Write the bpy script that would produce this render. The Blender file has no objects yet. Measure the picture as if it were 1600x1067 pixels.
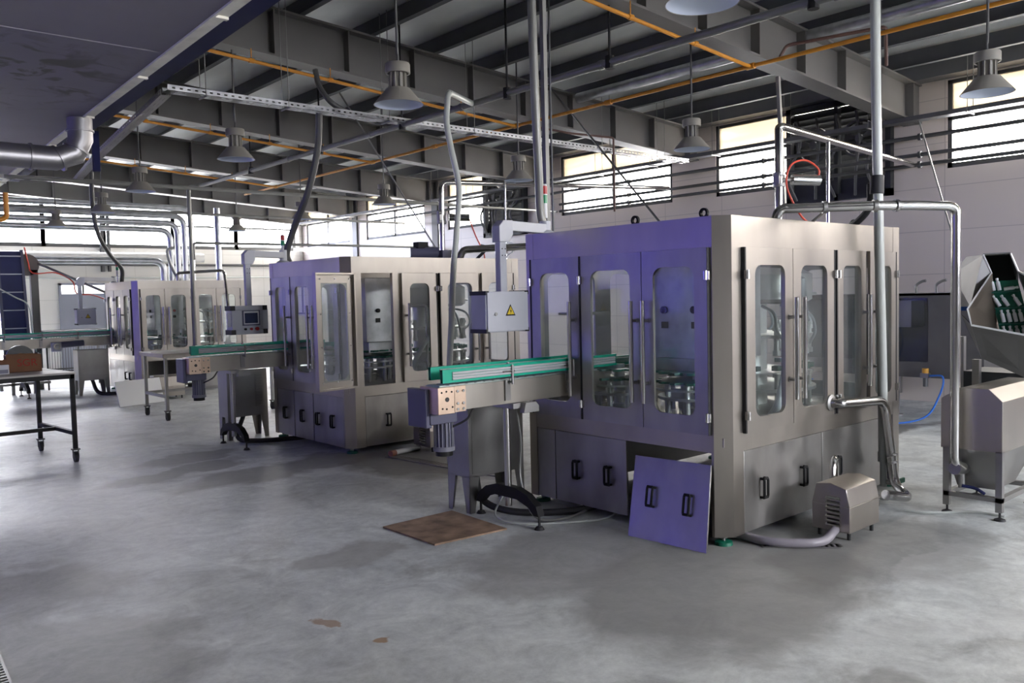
import bpy, bmesh, math, random
from mathutils import Vector, Matrix
random.seed(7)
S = bpy.context.scene
COL = S.collection
PI = math.pi

# ---------------------------------------------------------------- camera
Xc = Vector((0.75266305, -0.05426307, 0.65616602))   # world X in camera axes (right, down, forward)
Yc = Vector((-0.65796507, -0.02552698, 0.75261567))
Zc = Vector((-0.0240893, -0.99820033, -0.05491642))
cam_d = bpy.data.cameras.new('camera')
cam = bpy.data.objects.new('camera', cam_d)
COL.objects.link(cam)
cam_d.sensor_width = 36.0
cam_d.lens = 36.0 * 1312.0 / 1600.0
cam_d.clip_start = 0.05
cam_d.clip_end = 200
right = Vector((Xc[0], Yc[0], Zc[0])); down = Vector((Xc[1], Yc[1], Zc[1])); fwd = Vector((Xc[2], Yc[2], Zc[2]))
M = Matrix((right, -down, -fwd)).transposed().to_4x4()
M.translation = Vector((0, 0, 1.7))
cam.matrix_world = M
S.camera = cam

# ---------------------------------------------------------------- exposure / colour
S.view_settings.view_transform = 'Standard'
S.view_settings.look = 'None'
S.view_settings.gamma = 1.0
S.view_settings.use_curve_mapping = False
S.view_settings.exposure = 1.58
S.cycles.use_denoising = True
S.cycles.max_bounces = 10
S.cycles.diffuse_bounces = 5
S.cycles.glossy_bounces = 5
S.cycles.transparent_max_bounces = 24
S.cycles.transmission_bounces = 6
S.cycles.sample_clamp_indirect = 6.0
S.cycles.caustics_reflective = False
S.cycles.caustics_refractive = False

# ---------------------------------------------------------------- sky: violet-blue on the shaded side, white on the bright side
SKY = 15.0
W = bpy.data.worlds.new('sky')
S.world = W
W.use_nodes = True
nt = W.node_tree
nt.nodes.clear()
o = nt.nodes.new('ShaderNodeOutputWorld')
bg = nt.nodes.new('ShaderNodeBackground')
tc = nt.nodes.new('ShaderNodeTexCoord')
sx = nt.nodes.new('ShaderNodeSeparateXYZ')
mr = nt.nodes.new('ShaderNodeMapRange')
cr = nt.nodes.new('ShaderNodeValToRGB')
nt.links.new(tc.outputs['Generated'], sx.inputs[0])
nt.links.new(sx.outputs['X'], mr.inputs['Value'])
mr.inputs['From Min'].default_value = -1; mr.inputs['From Max'].default_value = 1
e = cr.color_ramp.elements
e[0].position = 0.0; e[0].color = (0.62, 0.66, 0.95, 1)
e[1].position = 1.0; e[1].color = (1.0, 0.93, 0.84, 1)
m = e.new(0.35); m.color = (0.80, 0.85, 1.0, 1)
m = e.new(0.55); m.color = (0.92, 0.93, 1.0, 1)
nt.links.new(mr.outputs[0], cr.inputs[0])
nt.links.new(cr.outputs[0], bg.inputs['Color'])
bg.inputs['Strength'].default_value = SKY
nt.links.new(bg.outputs[0], o.inputs[0])

def portal(loc, rot, sx_, sy_):
    d = bpy.data.lights.new('daylight_portal', 'AREA')
    d.shape = 'RECTANGLE'; d.size = sx_; d.size_y = sy_
    d.cycles.is_portal = True
    ob = bpy.data.objects.new('daylight_portal', d)
    ob.location = loc; ob.rotation_euler = rot
    COL.objects.link(ob)

XW = 12.6; YB = 24.4; XL = -6.0; YN = -6.0
WIN = [(-5.9, -3.0), (-1.95, 1.0), (2.05, 4.97), (5.97, 8.87), (9.83, 12.76), (13.80, 16.76), (17.73, 20.57), (21.5, 24.1)]
for a, b in WIN:
    portal((XW + 0.22, (a + b) / 2, 3.95), (0, PI / 2, 0), 1.3, b - a)
portal((7.05, YB + 0.22, 3.95), (-PI / 2, 0, 0), 10.5, 1.3)
portal((3.6, YB + 0.22, 1.12), (-PI / 2, 0, 0), 1.6, 2.2)
portal((XL - 0.22, 13.0, 2.35), (0, -PI / 2, 0), 2.3, 15.0)
portal((6.5, YN - 0.22, 2.9), (PI / 2, 0, 0), 5.0, 1.4)

# ================================================================ materials
def new_mat(name):
    m = bpy.data.materials.new(name); m.use_nodes = True
    n = m.node_tree; b = n.nodes['Principled BSDF']
    return m, n, b

def mat(name, col, rough=0.5, metal=0.0, var=0.0, scale=3.0, bump=0.0, bscale=60.0, stretch=(1, 1, 1), rvar=0.0, spec=0.5, detail=4):
    m, n, b = new_mat(name)
    b.inputs['Base Color'].default_value = (*col, 1)
    b.inputs['Roughness'].default_value = rough
    b.inputs['Metallic'].default_value = metal
    b.inputs['Specular IOR Level'].default_value = spec
    if var or bump or rvar:
        t = n.nodes.new('ShaderNodeTexCoord'); mp = n.nodes.new('ShaderNodeMapping')
        mp.inputs['Scale'].default_value = stretch
        n.links.new(t.outputs['Object'], mp.inputs[0])
        no = n.nodes.new('ShaderNodeTexNoise'); no.inputs['Scale'].default_value = scale; no.inputs['Detail'].default_value = detail
        n.links.new(mp.outputs[0], no.inputs['Vector'])
        if var:
            r = n.nodes.new('ShaderNodeValToRGB')
            r.color_ramp.elements[0].position = 0.3; r.color_ramp.elements[1].position = 0.7
            r.color_ramp.elements[0].color = (*[c * (1 - var) for c in col], 1)
            r.color_ramp.elements[1].color = (*[min(1, c * (1 + var)) for c in col], 1)
            n.links.new(no.outputs['Fac'], r.inputs[0]); n.links.new(r.outputs[0], b.inputs['Base Color'])
        if rvar:
            q = n.nodes.new('ShaderNodeMapRange')
            q.inputs['To Min'].default_value = max(0.02, rough - rvar); q.inputs['To Max'].default_value = rough + rvar
            q.inputs['From Min'].default_value = 0.3; q.inputs['From Max'].default_value = 0.7
            n.links.new(no.outputs['Fac'], q.inputs['Value']); n.links.new(q.outputs[0], b.inputs['Roughness'])
        if bump:
            n2 = n.nodes.new('ShaderNodeTexNoise'); n2.inputs['Scale'].default_value = bscale
            n.links.new(mp.outputs[0], n2.inputs['Vector'])
            bp = n.nodes.new('ShaderNodeBump'); bp.inputs['Strength'].default_value = bump; bp.inputs['Distance'].default_value = 0.01
            n.links.new(n2.outputs['Fac'], bp.inputs['Height']); n.links.new(bp.outputs[0], b.inputs['Normal'])
    return m

def glass(name, tint=(0.93, 0.96, 0.95), haze=0.06, hcol=(0.75, 0.8, 0.8), smudge=0.12, refl=1.0):
    m = bpy.data.materials.new(name); m.use_nodes = True; n = m.node_tree; n.nodes.clear()
    out = n.nodes.new('ShaderNodeOutputMaterial')
    tr = n.nodes.new('ShaderNodeBsdfTransparent'); tr.inputs[0].default_value = (*tint, 1)
    gl = n.nodes.new('ShaderNodeBsdfGlossy'); gl.inputs['Roughness'].default_value = 0.04
    df = n.nodes.new('ShaderNodeBsdfDiffuse'); df.inputs[0].default_value = (*hcol, 1)
    fr = n.nodes.new('ShaderNodeFresnel')
    ge = n.nodes.new('ShaderNodeNewGeometry'); mi = n.nodes.new('ShaderNodeMapRange')      # same index of refraction on both faces of the thin pane
    mi.inputs['To Min'].default_value = 1.45; mi.inputs['To Max'].default_value = 1 / 1.45
    n.links.new(ge.outputs['Backfacing'], mi.inputs['Value']); n.links.new(mi.outputs[0], fr.inputs[0])
    m1 = n.nodes.new('ShaderNodeMixShader'); m2 = n.nodes.new('ShaderNodeMixShader')
    t = n.nodes.new('ShaderNodeTexCoord'); no = n.nodes.new('ShaderNodeTexNoise'); no.inputs['Scale'].default_value = 4.0; no.inputs['Detail'].default_value = 6
    n.links.new(t.outputs['Object'], no.inputs['Vector'])
    r = n.nodes.new('ShaderNodeMapRange'); r.inputs['From Min'].default_value = 0.45; r.inputs['From Max'].default_value = 0.8
    r.inputs['To Min'].default_value = haze; r.inputs['To Max'].default_value = haze + smudge
    n.links.new(no.outputs['Fac'], r.inputs['Value'])
    n.links.new(r.outputs[0], m1.inputs[0]); n.links.new(tr.outputs[0], m1.inputs[1]); n.links.new(df.outputs[0], m1.inputs[2])
    n.links.new(fr.outputs[0], m2.inputs[0]); n.links.new(m1.outputs[0], m2.inputs[1]); n.links.new(gl.outputs[0], m2.inputs[2])
    n.links.new(m2.outputs[0], out.inputs[0])
    return m

STEEL = mat('brushed_stainless', (0.41, 0.38, 0.34), 0.36, 1.0, var=0.13, scale=1.3, bump=0.015, bscale=30, stretch=(2, 2, 0.5), rvar=0.06)
STEELP = mat('smeared_stainless_panel', (0.37, 0.36, 0.345), 0.40, 1.0, var=0.2, scale=2.6, bump=0.02, bscale=8, stretch=(1.5, 1.5, 0.7), rvar=0.1)
STEELD = mat('dull_stainless', (0.33, 0.325, 0.315), 0.42, 1.0, var=0.15, scale=3, rvar=0.08)
CHROME = mat('polished_pipe_steel', (0.50, 0.49, 0.48), 0.15, 1.0, rvar=0.05, var=0.06, scale=5)
GALV = mat('galvanised_sheet', (0.50, 0.51, 0.53), 0.36, 1.0, var=0.2, scale=7, rvar=0.08)
DARKM = mat('dark_mechanism', (0.035, 0.037, 0.038), 0.45, 0.3, var=0.2)
BLACK = mat('black_paint', (0.010, 0.010, 0.011), 0.55, spec=0.25)
BLACKR = mat('black_rubber', (0.018, 0.018, 0.02), 0.6)
GREEN = mat('green_plastic_rail', (0.0, 0.42, 0.27), 0.42)
GREEND = mat('dark_green_plastic', (0.01, 0.12, 0.085), 0.4, var=0.2)
GREENF = mat('green_foot', (0.0, 0.13, 0.075), 0.5)
WHITEP = mat('white_plastic', (0.72, 0.73, 0.74), 0.4)
GREYB = mat('light_grey_enamel', (0.50, 0.51, 0.56), 0.38, var=0.05)
MOTG = mat('motor_grey', (0.20, 0.20, 0.24), 0.4)
GREYBD = mat('grey_enamel_dark', (0.10, 0.10, 0.16), 0.4)
BRONZE = mat('machined_plate', (0.62, 0.47, 0.36), 0.38, 1.0, var=0.08, scale=8)
PAINT = mat('grey_painted_steel', (0.135, 0.13, 0.122), 0.48, var=0.10, scale=1.5)
PURL = mat('dark_grey_purlin', (0.085, 0.088, 0.095), 0.55, var=0.12, scale=2)
ORANGE = mat('orange_gas_pipe', (0.62, 0.25, 0.02), 0.45, var=0.12, scale=6)
RUSTP = mat('rusty_pipe', (0.10, 0.05, 0.04), 0.6, var=0.2)
PIPEG = mat('grey_conduit', (0.24, 0.24, 0.225), 0.45, 0.4, var=0.12)
PIPEW = mat('pale_pipe', (0.48, 0.50, 0.47), 0.35, var=0.06)
PIPED = mat('dark_pipe', (0.10, 0.10, 0.10), 0.5, 0.4, var=0.15)
HOSE = mat('clear_hose', (0.45, 0.48, 0.50), 0.3, var=0.08)
NAVY = mat('navy_painted_steel', (0.008, 0.011, 0.065), 0.65, spec=0.2, var=0.2)
BLUEB = mat('blue_belt', (0.012, 0.018, 0.10), 0.5, var=0.15)
LAMPG = mat('lamp_grey', (0.27, 0.255, 0.225), 0.42, var=0.06)
LAMPW = mat('lamp_white_inside', (0.62, 0.68, 0.80), 0.35)
RED = mat('red_plastic', (0.42, 0.012, 0.015), 0.35)
REDH = mat('red_air_hose', (0.75, 0.09, 0.05), 0.4)
BLUEH = mat('blue_air_hose', (0.03, 0.16, 0.60), 0.4)
GREENL = mat('green_lens', (0.0, 0.22, 0.08), 0.3)
YELLOW = mat('warning_yellow', (0.70, 0.50, 0.02), 0.5)
YELLOWB = mat('yellow_brass', (0.55, 0.27, 0.03), 0.4)
SCREEN = mat('panel_screen', (0.02, 0.03, 0.08), 0.25)
CARD = mat('cardboard', (0.20, 0.095, 0.045), 0.8, var=0.12, scale=6)
CARDR = mat('red_print', (0.33, 0.03, 0.02), 0.8)
PLY = mat('worn_board_top', (0.42, 0.40, 0.36), 0.55, var=0.2, scale=4)
RUST = mat('rusty_plate', (0.30, 0.20, 0.135), 0.75, 0.0, var=0.45, scale=7, bump=0.3, bscale=120, detail=8)
SLATB = mat('rail_strip', (0.62, 0.62, 0.64), 0.45, 0.1)
BELT = mat('steel_conveyor_belt', (0.40, 0.46, 0.44), 0.4, 0.6)
WINF = mat('dark_window_frame', (0.075, 0.075, 0.072), 0.5)
GLASS = glass('machine_window', haze=0.015, smudge=0.05)
SHINY = mat('bright_inner_metal', (0.62, 0.64, 0.63), 0.3, 0.6, var=0.1)
GLASSO = glass('open_door_window', haze=0.10, smudge=0.12, hcol=(0.6, 0.64, 0.75))
WGLASS = glass('hall_window_glass', tint=(0.98, 0.98, 0.98), haze=0.0, smudge=0.0)

# frosted tan upper panes (a film on the glass lets a third of the daylight through)
def film():
    m = bpy.data.materials.new('tan_window_film'); m.use_nodes = True; n = m.node_tree; n.nodes.clear()
    out = n.nodes.new('ShaderNodeOutputMaterial')
    tl = n.nodes.new('ShaderNodeBsdfTranslucent'); tr = n.nodes.new('ShaderNodeBsdfTransparent'); mx = n.nodes.new('ShaderNodeMixShader')
    t = n.nodes.new('ShaderNodeTexCoord'); mp = n.nodes.new('ShaderNodeMapping'); mp.inputs['Scale'].default_value = (1, 0.7, 4)
    no = n.nodes.new('ShaderNodeTexNoise'); no.inputs['Scale'].default_value = 1.2; no.inputs['Detail'].default_value = 3
    r = n.nodes.new('ShaderNodeValToRGB')
    r.color_ramp.elements[0].position = 0.35; r.color_ramp.elements[0].color = (0.22, 0.20, 0.165, 1)
    r.color_ramp.elements[1].position = 0.7; r.color_ramp.elements[1].color = (0.29, 0.265, 0.225, 1)
    n.links.new(t.outputs['Object'], mp.inputs[0]); n.links.new(mp.outputs[0], no.inputs['Vector']); n.links.new(no.outputs['Fac'], r.inputs[0])
    n.links.new(r.outputs[0], tl.inputs[0]); n.links.new(r.outputs[0], tr.inputs[0])
    mx.inputs[0].default_value = 0.6
    n.links.new(tr.outputs[0], mx.inputs[1]); n.links.new(tl.outputs[0], mx.inputs[2]); n.links.new(mx.outputs[0], out.inputs[0])
    return m
FILM = film()
def sheeting():
    m = bpy.data.materials.new('added_violet_sheeting'); m.use_nodes = True; n = m.node_tree; n.nodes.clear()
    out = n.nodes.new('ShaderNodeOutputMaterial'); tl = n.nodes.new('ShaderNodeBsdfTranslucent'); tl.inputs[0].default_value = (0.125, 0.115, 0.235, 1)  # added unseen sheeting that gives the machine faces their violet tint
    n.links.new(tl.outputs[0], out.inputs[0]); return m
VIOLET = sheeting()

def floor_mat():
    m, n, b = new_mat('worn_concrete')
    t = n.nodes.new('ShaderNodeTexCoord')
    def noise(sc, det, rough=0.55, dist=0.0):
        q = n.nodes.new('ShaderNodeTexNoise'); q.inputs['Scale'].default_value = sc; q.inputs['Detail'].default_value = det
        q.inputs['Roughness'].default_value = rough; q.inputs['Distortion'].default_value = dist
        n.links.new(t.outputs['Object'], q.inputs['Vector']); return q
    def ramp(src, p0, c0, p1, c1):
        r = n.nodes.new('ShaderNodeValToRGB')
        r.color_ramp.elements[0].position = p0; r.color_ramp.elements[0].color = (*c0, 1)
        r.color_ramp.elements[1].position = p1; r.color_ramp.elements[1].color = (*c1, 1)
        n.links.new(src, r.inputs[0]); return r
    def mul(a, c, f=1.0):
        x = n.nodes.new('ShaderNodeMix'); x.data_type = 'RGBA'; x.blend_type = 'MULTIPLY'; x.inputs[0].default_value = f
        n.links.new(a, x.inputs[6]); n.links.new(c, x.inputs[7]); return x.outputs[2]
    a = ramp(noise(0.55, 8, 0.6, 0.6).outputs['Fac'], 0.36, (0.62, 0.64, 0.62), 0.64, (0.84, 0.875, 0.86))
    c = ramp(noise(2.6, 12, 0.72, 0.9).outputs['Fac'], 0.32, (0.66, 0.665, 0.68), 0.60, (1.03, 1.03, 1.03))
    d = ramp(noise(1.1, 9, 0.62, 1.4).outputs['Fac'], 0.56, (1, 1, 1), 0.68, (0.66, 0.65, 0.64))
    g = ramp(noise(14, 10, 0.8).outputs['Fac'], 0.30, (0.78, 0.78, 0.78), 0.6, (1.03, 1.03, 1.03))
    col = mul(mul(mul(a.outputs[0], c.outputs[0]), d.outputs[0], 0.8), g.outputs[0])
    # a few spots: shade painted dark near machines and left edge, patches, two rust spots
    def spot(x, y, rx, ry, colr, f, prev, rot=0.0):
        mp = n.nodes.new('ShaderNodeMapping'); mp.vector_type = 'TEXTURE'
        mp.inputs['Location'].default_value = (x, y, 0); mp.inputs['Scale'].default_value = (rx, ry, 1); mp.inputs['Rotation'].default_value = (0, 0, rot)
        n.links.new(wob, mp.inputs[0])
        gr = n.nodes.new('ShaderNodeTexGradient'); gr.gradient_type = 'SPHERICAL'
        n.links.new(mp.outputs[0], gr.inputs[0])
        r = n.nodes.new('ShaderNodeMapRange'); r.inputs['From Min'].default_value = 0.02; r.inputs['From Max'].default_value = 0.28
        r.inputs['To Max'].default_value = f
        n.links.new(gr.outputs['Fac'], r.inputs['Value'])
        x_ = n.nodes.new('ShaderNodeMix'); x_.data_type = 'RGBA'; x_.blend_type = 'MIX'
        n.links.new(r.outputs[0], x_.inputs[0]); n.links.new(prev, x_.inputs[6]); x_.inputs[7].default_value = (*colr, 1)
        return x_.outputs[2]
    wn = n.nodes.new('ShaderNodeTexNoise'); wn.inputs['Scale'].default_value = 2.2; wn.inputs['Detail'].default_value = 5
    n.links.new(t.outputs['Object'], wn.inputs['Vector'])
    vs = n.nodes.new('ShaderNodeVectorMath'); vs.operation = 'MULTIPLY_ADD'
    vs.inputs[1].default_value = (0.70, 0.70, 0); n.links.new(wn.outputs['Color'], vs.inputs[0]); n.links.new(t.outputs['Object'], vs.inputs[2])
    wo = n.nodes.new('ShaderNodeVectorMath'); wo.operation = 'SUBTRACT'; wo.inputs[1].default_value = (0.35, 0.35, 0)
    n.links.new(vs.outputs[0], wo.inputs[0]); wob = wo.outputs[0]
    dk = (0.20, 0.195, 0.185)
    for (x, y, rx, ry, cc, f, ro) in SPOTS:
        col = spot(x, y, rx, ry, cc, f, col, ro)
    n.links.new(col, b.inputs['Base Color'])
    rr = n.nodes.new('ShaderNodeMapRange'); rr.inputs['To Min'].default_value = 0.38; rr.inputs['To Max'].default_value = 0.62
    n.links.new(noise(1.3, 6).outputs['Fac'], rr.inputs['Value']); n.links.new(rr.outputs[0], b.inputs['Roughness'])
    bp = n.nodes.new('ShaderNodeBump'); bp.inputs['Strength'].default_value = 0.12; bp.inputs['Distance'].default_value = 0.01
    n.links.new(noise(22, 8).outputs['Fac'], bp.inputs['Height']); n.links.new(bp.outputs[0], b.inputs['Normal'])
    return m
DK = (0.17, 0.165, 0.155)
SPOTS = [(4.2, 2.9, 1.5, 0.9, (0.24, 0.235, 0.22), 0.75, 0.2), (5.3, 2.5, 1.1, 0.6, DK, 0.6, 0.0), (3.75, 3.9, 1.0, 0.6, (0.27, 0.26, 0.25), 0.6, 0.3),  # these paint the shade before the nearest machine into the floor
         (2.95, 8.55, 0.9, 0.28, DK, 0.7, 0.3), (3.3, 9.2, 0.7, 0.35, DK, 0.6, 0.2), (3.9, 7.9, 1.5, 0.45, DK, 0.7, 0.1), (5.0, 7.1, 0.8, 1.2, (0.14, 0.13, 0.115), 0.8, 0.2),
         (2.75, 4.9, 0.40, 0.30, (0.34, 0.335, 0.32), 0.6, 0.0), (2.22, 3.50, 0.06, 0.045, (0.36, 0.20, 0.08), 0.8, 0.0), (2.1, 3.95, 0.07, 0.045, (0.36, 0.20, 0.09), 0.7, 0.0),
         (0.9, 4.4, 0.7, 0.9, DK, 0.5, 0.4), (0.95, 5.6, 0.8, 0.6, DK, 0.4, 0.0), (3.4, 1.55, 0.35, 0.2, DK, 0.5, 0.0), (8.6, 4.6, 2.5, 0.22, (0.13, 0.12, 0.10), 0.8, -0.1),  # first two paint the shade along the floor's left edge
         (5.3, 2.1, 0.7, 0.16, (0.72, 0.72, 0.71), 0.25, 0.2), (4.4, 1.6, 0.8, 0.12, (0.72, 0.72, 0.71), 0.2, -0.5), (1.6, 2.6, 1.3, 0.35, (0.30, 0.285, 0.24), 0.5, -0.5)]
CONC = floor_mat()

def tile_mat(name, c1, c2, joint, bw, bh, rough, axis):
    m, n, b = new_mat(name)
    t = n.nodes.new('ShaderNodeTexCoord'); sp = n.nodes.new('ShaderNodeSeparateXYZ'); cb = n.nodes.new('ShaderNodeCombineXYZ')
    n.links.new(t.outputs['Object'], sp.inputs[0])
    n.links.new(sp.outputs[axis], cb.inputs['X']); n.links.new(sp.outputs['Z'], cb.inputs['Y'])
    br = n.nodes.new('ShaderNodeTexBrick'); br.inputs['Scale'].default_value = 1.0
    br.inputs['Color1'].default_value = (*c1, 1); br.inputs['Color2'].default_value = (*c2, 1); br.inputs['Mortar'].default_value = (*joint, 1)
    br.inputs['Brick Width'].default_value = bw; br.inputs['Row Height'].default_value = bh; br.inputs['Mortar Size'].default_value = 0.006; br.offset = 0
    n.links.new(cb.outputs[0], br.inputs['Vector'])
    n.links.new(br.outputs['Color'], b.inputs['Base Color']); b.inputs['Roughness'].default_value = rough
    no = n.nodes.new('ShaderNodeTexNoise'); no.inputs['Scale'].default_value = 1.4
    n.links.new(t.outputs['Object'], no.inputs['Vector'])
    bp = n.nodes.new('ShaderNodeBump'); bp.inputs['Strength'].default_value = 0.1; bp.inputs['Distance'].default_value = 0.05
    n.links.new(no.outputs['Fac'], bp.inputs['Height']); n.links.new(bp.outputs[0], b.inputs['Normal'])
    return m
TILEX = tile_mat('tiled_wall_side', (0.68, 0.605, 0.53), (0.66, 0.585, 0.51), (0.50, 0.44, 0.39), 1.25, 0.62, 0.28, 'Y')
TILEY = tile_mat('tiled_wall_end', (0.62, 0.60, 0.55), (0.60, 0.58, 0.53), (0.46, 0.44, 0.40), 1.25, 0.62, 0.3, 'X')
PLAST = mat('plain_plaster', (0.40, 0.40, 0.42), 0.7, var=0.06)
SOFF = mat('stained_soffit', (0.24, 0.225, 0.265), 0.7, var=0.08, scale=1.2, detail=8)
def stain_soffit():
    n = SOFF.node_tree; b = n.nodes['Principled BSDF']; src = b.inputs['Base Color'].links[0].from_socket
    t = n.nodes.new('ShaderNodeTexCoord'); mp = n.nodes.new('ShaderNodeMapping'); mp.vector_type = 'TEXTURE'
    mp.inputs['Location'].default_value = (1.5, 8.6, 3.75); mp.inputs['Scale'].default_value = (1.3, 1.7, 9)
    g = n.nodes.new('ShaderNodeTexGradient'); g.gradient_type = 'SPHERICAL'; no = n.nodes.new('ShaderNodeTexNoise'); no.inputs['Scale'].default_value = 3.0; no.inputs['Detail'].default_value = 9; no.inputs['Distortion'].default_value = 1.0
    n.links.new(t.outputs['Object'], mp.inputs[0]); n.links.new(mp.outputs[0], g.inputs[0]); n.links.new(t.outputs['Object'], no.inputs['Vector'])
    r = n.nodes.new('ShaderNodeMapRange'); r.inputs['From Min'].default_value = 0.50; r.inputs['From Max'].default_value = 0.62; n.links.new(no.outputs['Fac'], r.inputs['Value'])
    q = n.nodes.new('ShaderNodeMath'); q.operation = 'MULTIPLY'; n.links.new(g.outputs['Fac'], q.inputs[0]); n.links.new(r.outputs[0], q.inputs[1])
    q2 = n.nodes.new('ShaderNodeMath'); q2.operation = 'MULTIPLY'; q2.use_clamp = True; q2.inputs[1].default_value = 2.2; n.links.new(q.outputs[0], q2.inputs[0])
    x = n.nodes.new('ShaderNodeMix'); x.data_type = 'RGBA'; n.links.new(q2.outputs[0], x.inputs[0]); n.links.new(src, x.inputs[6]); x.inputs[7].default_value = (0.12, 0.11, 0.10, 1)
    n.links.new(x.outputs[2], b.inputs['Base Color'])
stain_soffit()
SOFFE = mat('soffit_edge_trim', (0.85, 0.83, 0.74), 0.6, var=0.12, scale=5)
FOIL = mat('foil_insulation', (0.80, 0.82, 0.79), 0.45, 0.15, var=0.14, scale=1.6, bump=0.5, bscale=5, stretch=(1, 0.35, 1))

# ================================================================ mesh helpers
class MB:
    def __init__(self): self.v = []; self.f = []
    def add(self, vs, fs):
        k = len(self.v); self.v += [tuple(p) for p in vs]; self.f += [tuple(i + k for i in f) for f in fs]; return self
    def box(self, x0, y0, z0, x1, y1, z1):
        vs = [(x0, y0, z0), (x1, y0, z0), (x1, y1, z0), (x0, y1, z0), (x0, y0, z1), (x1, y0, z1), (x1, y1, z1), (x0, y1, z1)]
        return self.add(vs, [(0, 3, 2, 1), (4, 5, 6, 7), (0, 1, 5, 4), (1, 2, 6, 5), (2, 3, 7, 6), (3, 0, 4, 7)])
    def hexa(self, b, t):
        n = len(b)
        return self.add(list(b) + list(t), [tuple(range(n))[::-1], tuple(range(n, 2 * n))] + [(i, (i + 1) % n, n + (i + 1) % n, n + i) for i in range(n)])
    def prism(self, poly, axis, a0, a1):
        def pt(p, a):
            return {'x': (a, p[0], p[1]), 'y': (p[0], a, p[1]), 'z': (p[0], p[1], a)}[axis]
        return self.hexa([pt(p, a0) for p in poly], [pt(p, a1) for p in poly])
    def slab(self, pts, th):
        P_ = [Vector(p) for p in pts]; nn = (P_[1] - P_[0]).cross(P_[2] - P_[0]).normalized() * th
        return self.hexa(P_, [p + nn for p in P_])
    def cyl(self, p0, p1, r0, n=16, r1=None, cap=True):
        r1 = r0 if r1 is None else r1
        p0 = Vector(p0); p1 = Vector(p1); d = (p1 - p0).normalized()
        u = d.orthogonal().normalized(); w = d.cross(u)
        ring = lambda p, r: [p + (u * math.cos(2 * PI * i / n) + w * math.sin(2 * PI * i / n)) * r for i in range(n)]
        fs = [(i, (i + 1) % n, n + (i + 1) % n, n + i) for i in range(n)]
        if cap: fs += [tuple(range(n))[::-1], tuple(range(n, 2 * n))]
        return self.add(ring(p0, r0) + ring(p1, r1), fs)
    def tube(self, pts, r, n=12, cap=True):
        P_ = [Vector(p) for p in pts]
        rings = []; u = None
        for i, p in enumerate(P_):
            d = (P_[min(i + 1, len(P_) - 1)] - P_[max(i - 1, 0)]).normalized()
            if u is None: u = d.orthogonal().normalized()
            else:
                u = (u - d * u.dot(d))
                u = u.normalized() if u.length > 1e-6 else d.orthogonal().normalized()
            w = d.cross(u)
            rings.append([p + (u * math.cos(2 * PI * k / n) + w * math.sin(2 * PI * k / n)) * r for k in range(n)])
        vs = [q for rg in rings for q in rg]; fs = []
        for i in range(len(rings) - 1):
            for k in range(n):
                fs.append((i * n + k, i * n + (k + 1) % n, (i + 1) * n + (k + 1) % n, (i + 1) * n + k))
        if cap: fs += [tuple(range(n))[::-1], tuple(range((len(rings) - 1) * n, len(rings) * n))]
        return self.add(vs, fs)
    def lathe(self, prof, c, n=24, axis='z'):
        vs = []
        for (r, h) in prof:
            for k in range(n):
                a = 2 * PI * k / n; x, y = r * math.cos(a), r * math.sin(a)
                vs.append({'z': (c[0] + x, c[1] + y, c[2] + h), 'y': (c[0] + x, c[1] + h, c[2] + y), 'x': (c[0] + h, c[1] + x, c[2] + y)}[axis])
        fs = []
        for i in range(len(prof) - 1):
            for k in range(n): fs.append((i * n + k, i * n + (k + 1) % n, (i + 1) * n + (k + 1) % n, (i + 1) * n + k))
        return self.add(vs, fs)
    def ball(self, c, r, n=12, sz=1.0):
        return self.lathe([(max(1e-4, r * math.sin(PI * i / 8)), -r * sz * math.cos(PI * i / 8)) for i in range(9)], c, n)
    def build(self, name, m, parent=None, smooth=True, bevel=0.0, **tags):
        me = bpy.data.meshes.new(name); me.from_pydata(self.v, [], self.f)
        bm = bmesh.new(); bm.from_mesh(me); bmesh.ops.recalc_face_normals(bm, faces=bm.faces); bm.to_mesh(me); bm.free()
        me.materials.append(m)
        if smooth:
            me.polygons.foreach_set('use_smooth', [True] * len(me.polygons))
            try: me.set_sharp_from_angle(angle=math.radians(35))
            except Exception: pass
        ob = bpy.data.objects.new(name, me); COL.objects.link(ob)
        if parent is not None: ob.parent = parent
        if bevel:
            bv = ob.modifiers.new('bevel', 'BEVEL'); bv.width = bevel; bv.segments = 2; bv.limit_method = 'ANGLE'
        for k, v in tags.items(): ob[k] = v
        return ob

def fil(pts, r, k=6):
    P_ = [Vector(p) for p in pts]; out = [P_[0]]
    for i in range(1, len(P_) - 1):
        a, b, c = P_[i - 1], P_[i], P_[i + 1]
        d1 = (a - b); d2 = (c - b); rr = min(r, d1.length * 0.49, d2.length * 0.49)
        s = b + d1.normalized() * rr; e_ = b + d2.normalized() * rr
        for j in range(k + 1):
            t = j / k; out.append(s * (1 - t) ** 2 + b * 2 * t * (1 - t) + e_ * t * t)
    out.append(P_[-1]); return out

def crv(pts, k=8):
    P_ = [Vector(p) for p in pts]; P_ = [P_[0] * 2 - P_[1]] + P_ + [P_[-1] * 2 - P_[-2]]; out = []
    for i in range(1, len(P_) - 2):
        a, b, c, d = P_[i - 1:i + 3]
        for j in range(k):
            t = j / k
            out.append(0.5 * ((2 * b) + (c - a) * t + (2 * a - 5 * b + 4 * c - d) * t * t + (3 * b - 3 * c + d - a) * t ** 3))
    out.append(P_[-2]); return out

def rrect(u0, u1, z0, z1, r, k=5):
    out = []
    for (cu, cz, a0) in ((u1 - r, z1 - r, 0), (u0 + r, z1 - r, PI / 2), (u0 + r, z0 + r, PI), (u1 - r, z0 + r, 1.5 * PI)):
        for j in range(k + 1):
            a = a0 + PI / 2 * j / k; out.append((cu + r * math.cos(a), cz + r * math.sin(a)))
    return out

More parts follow.
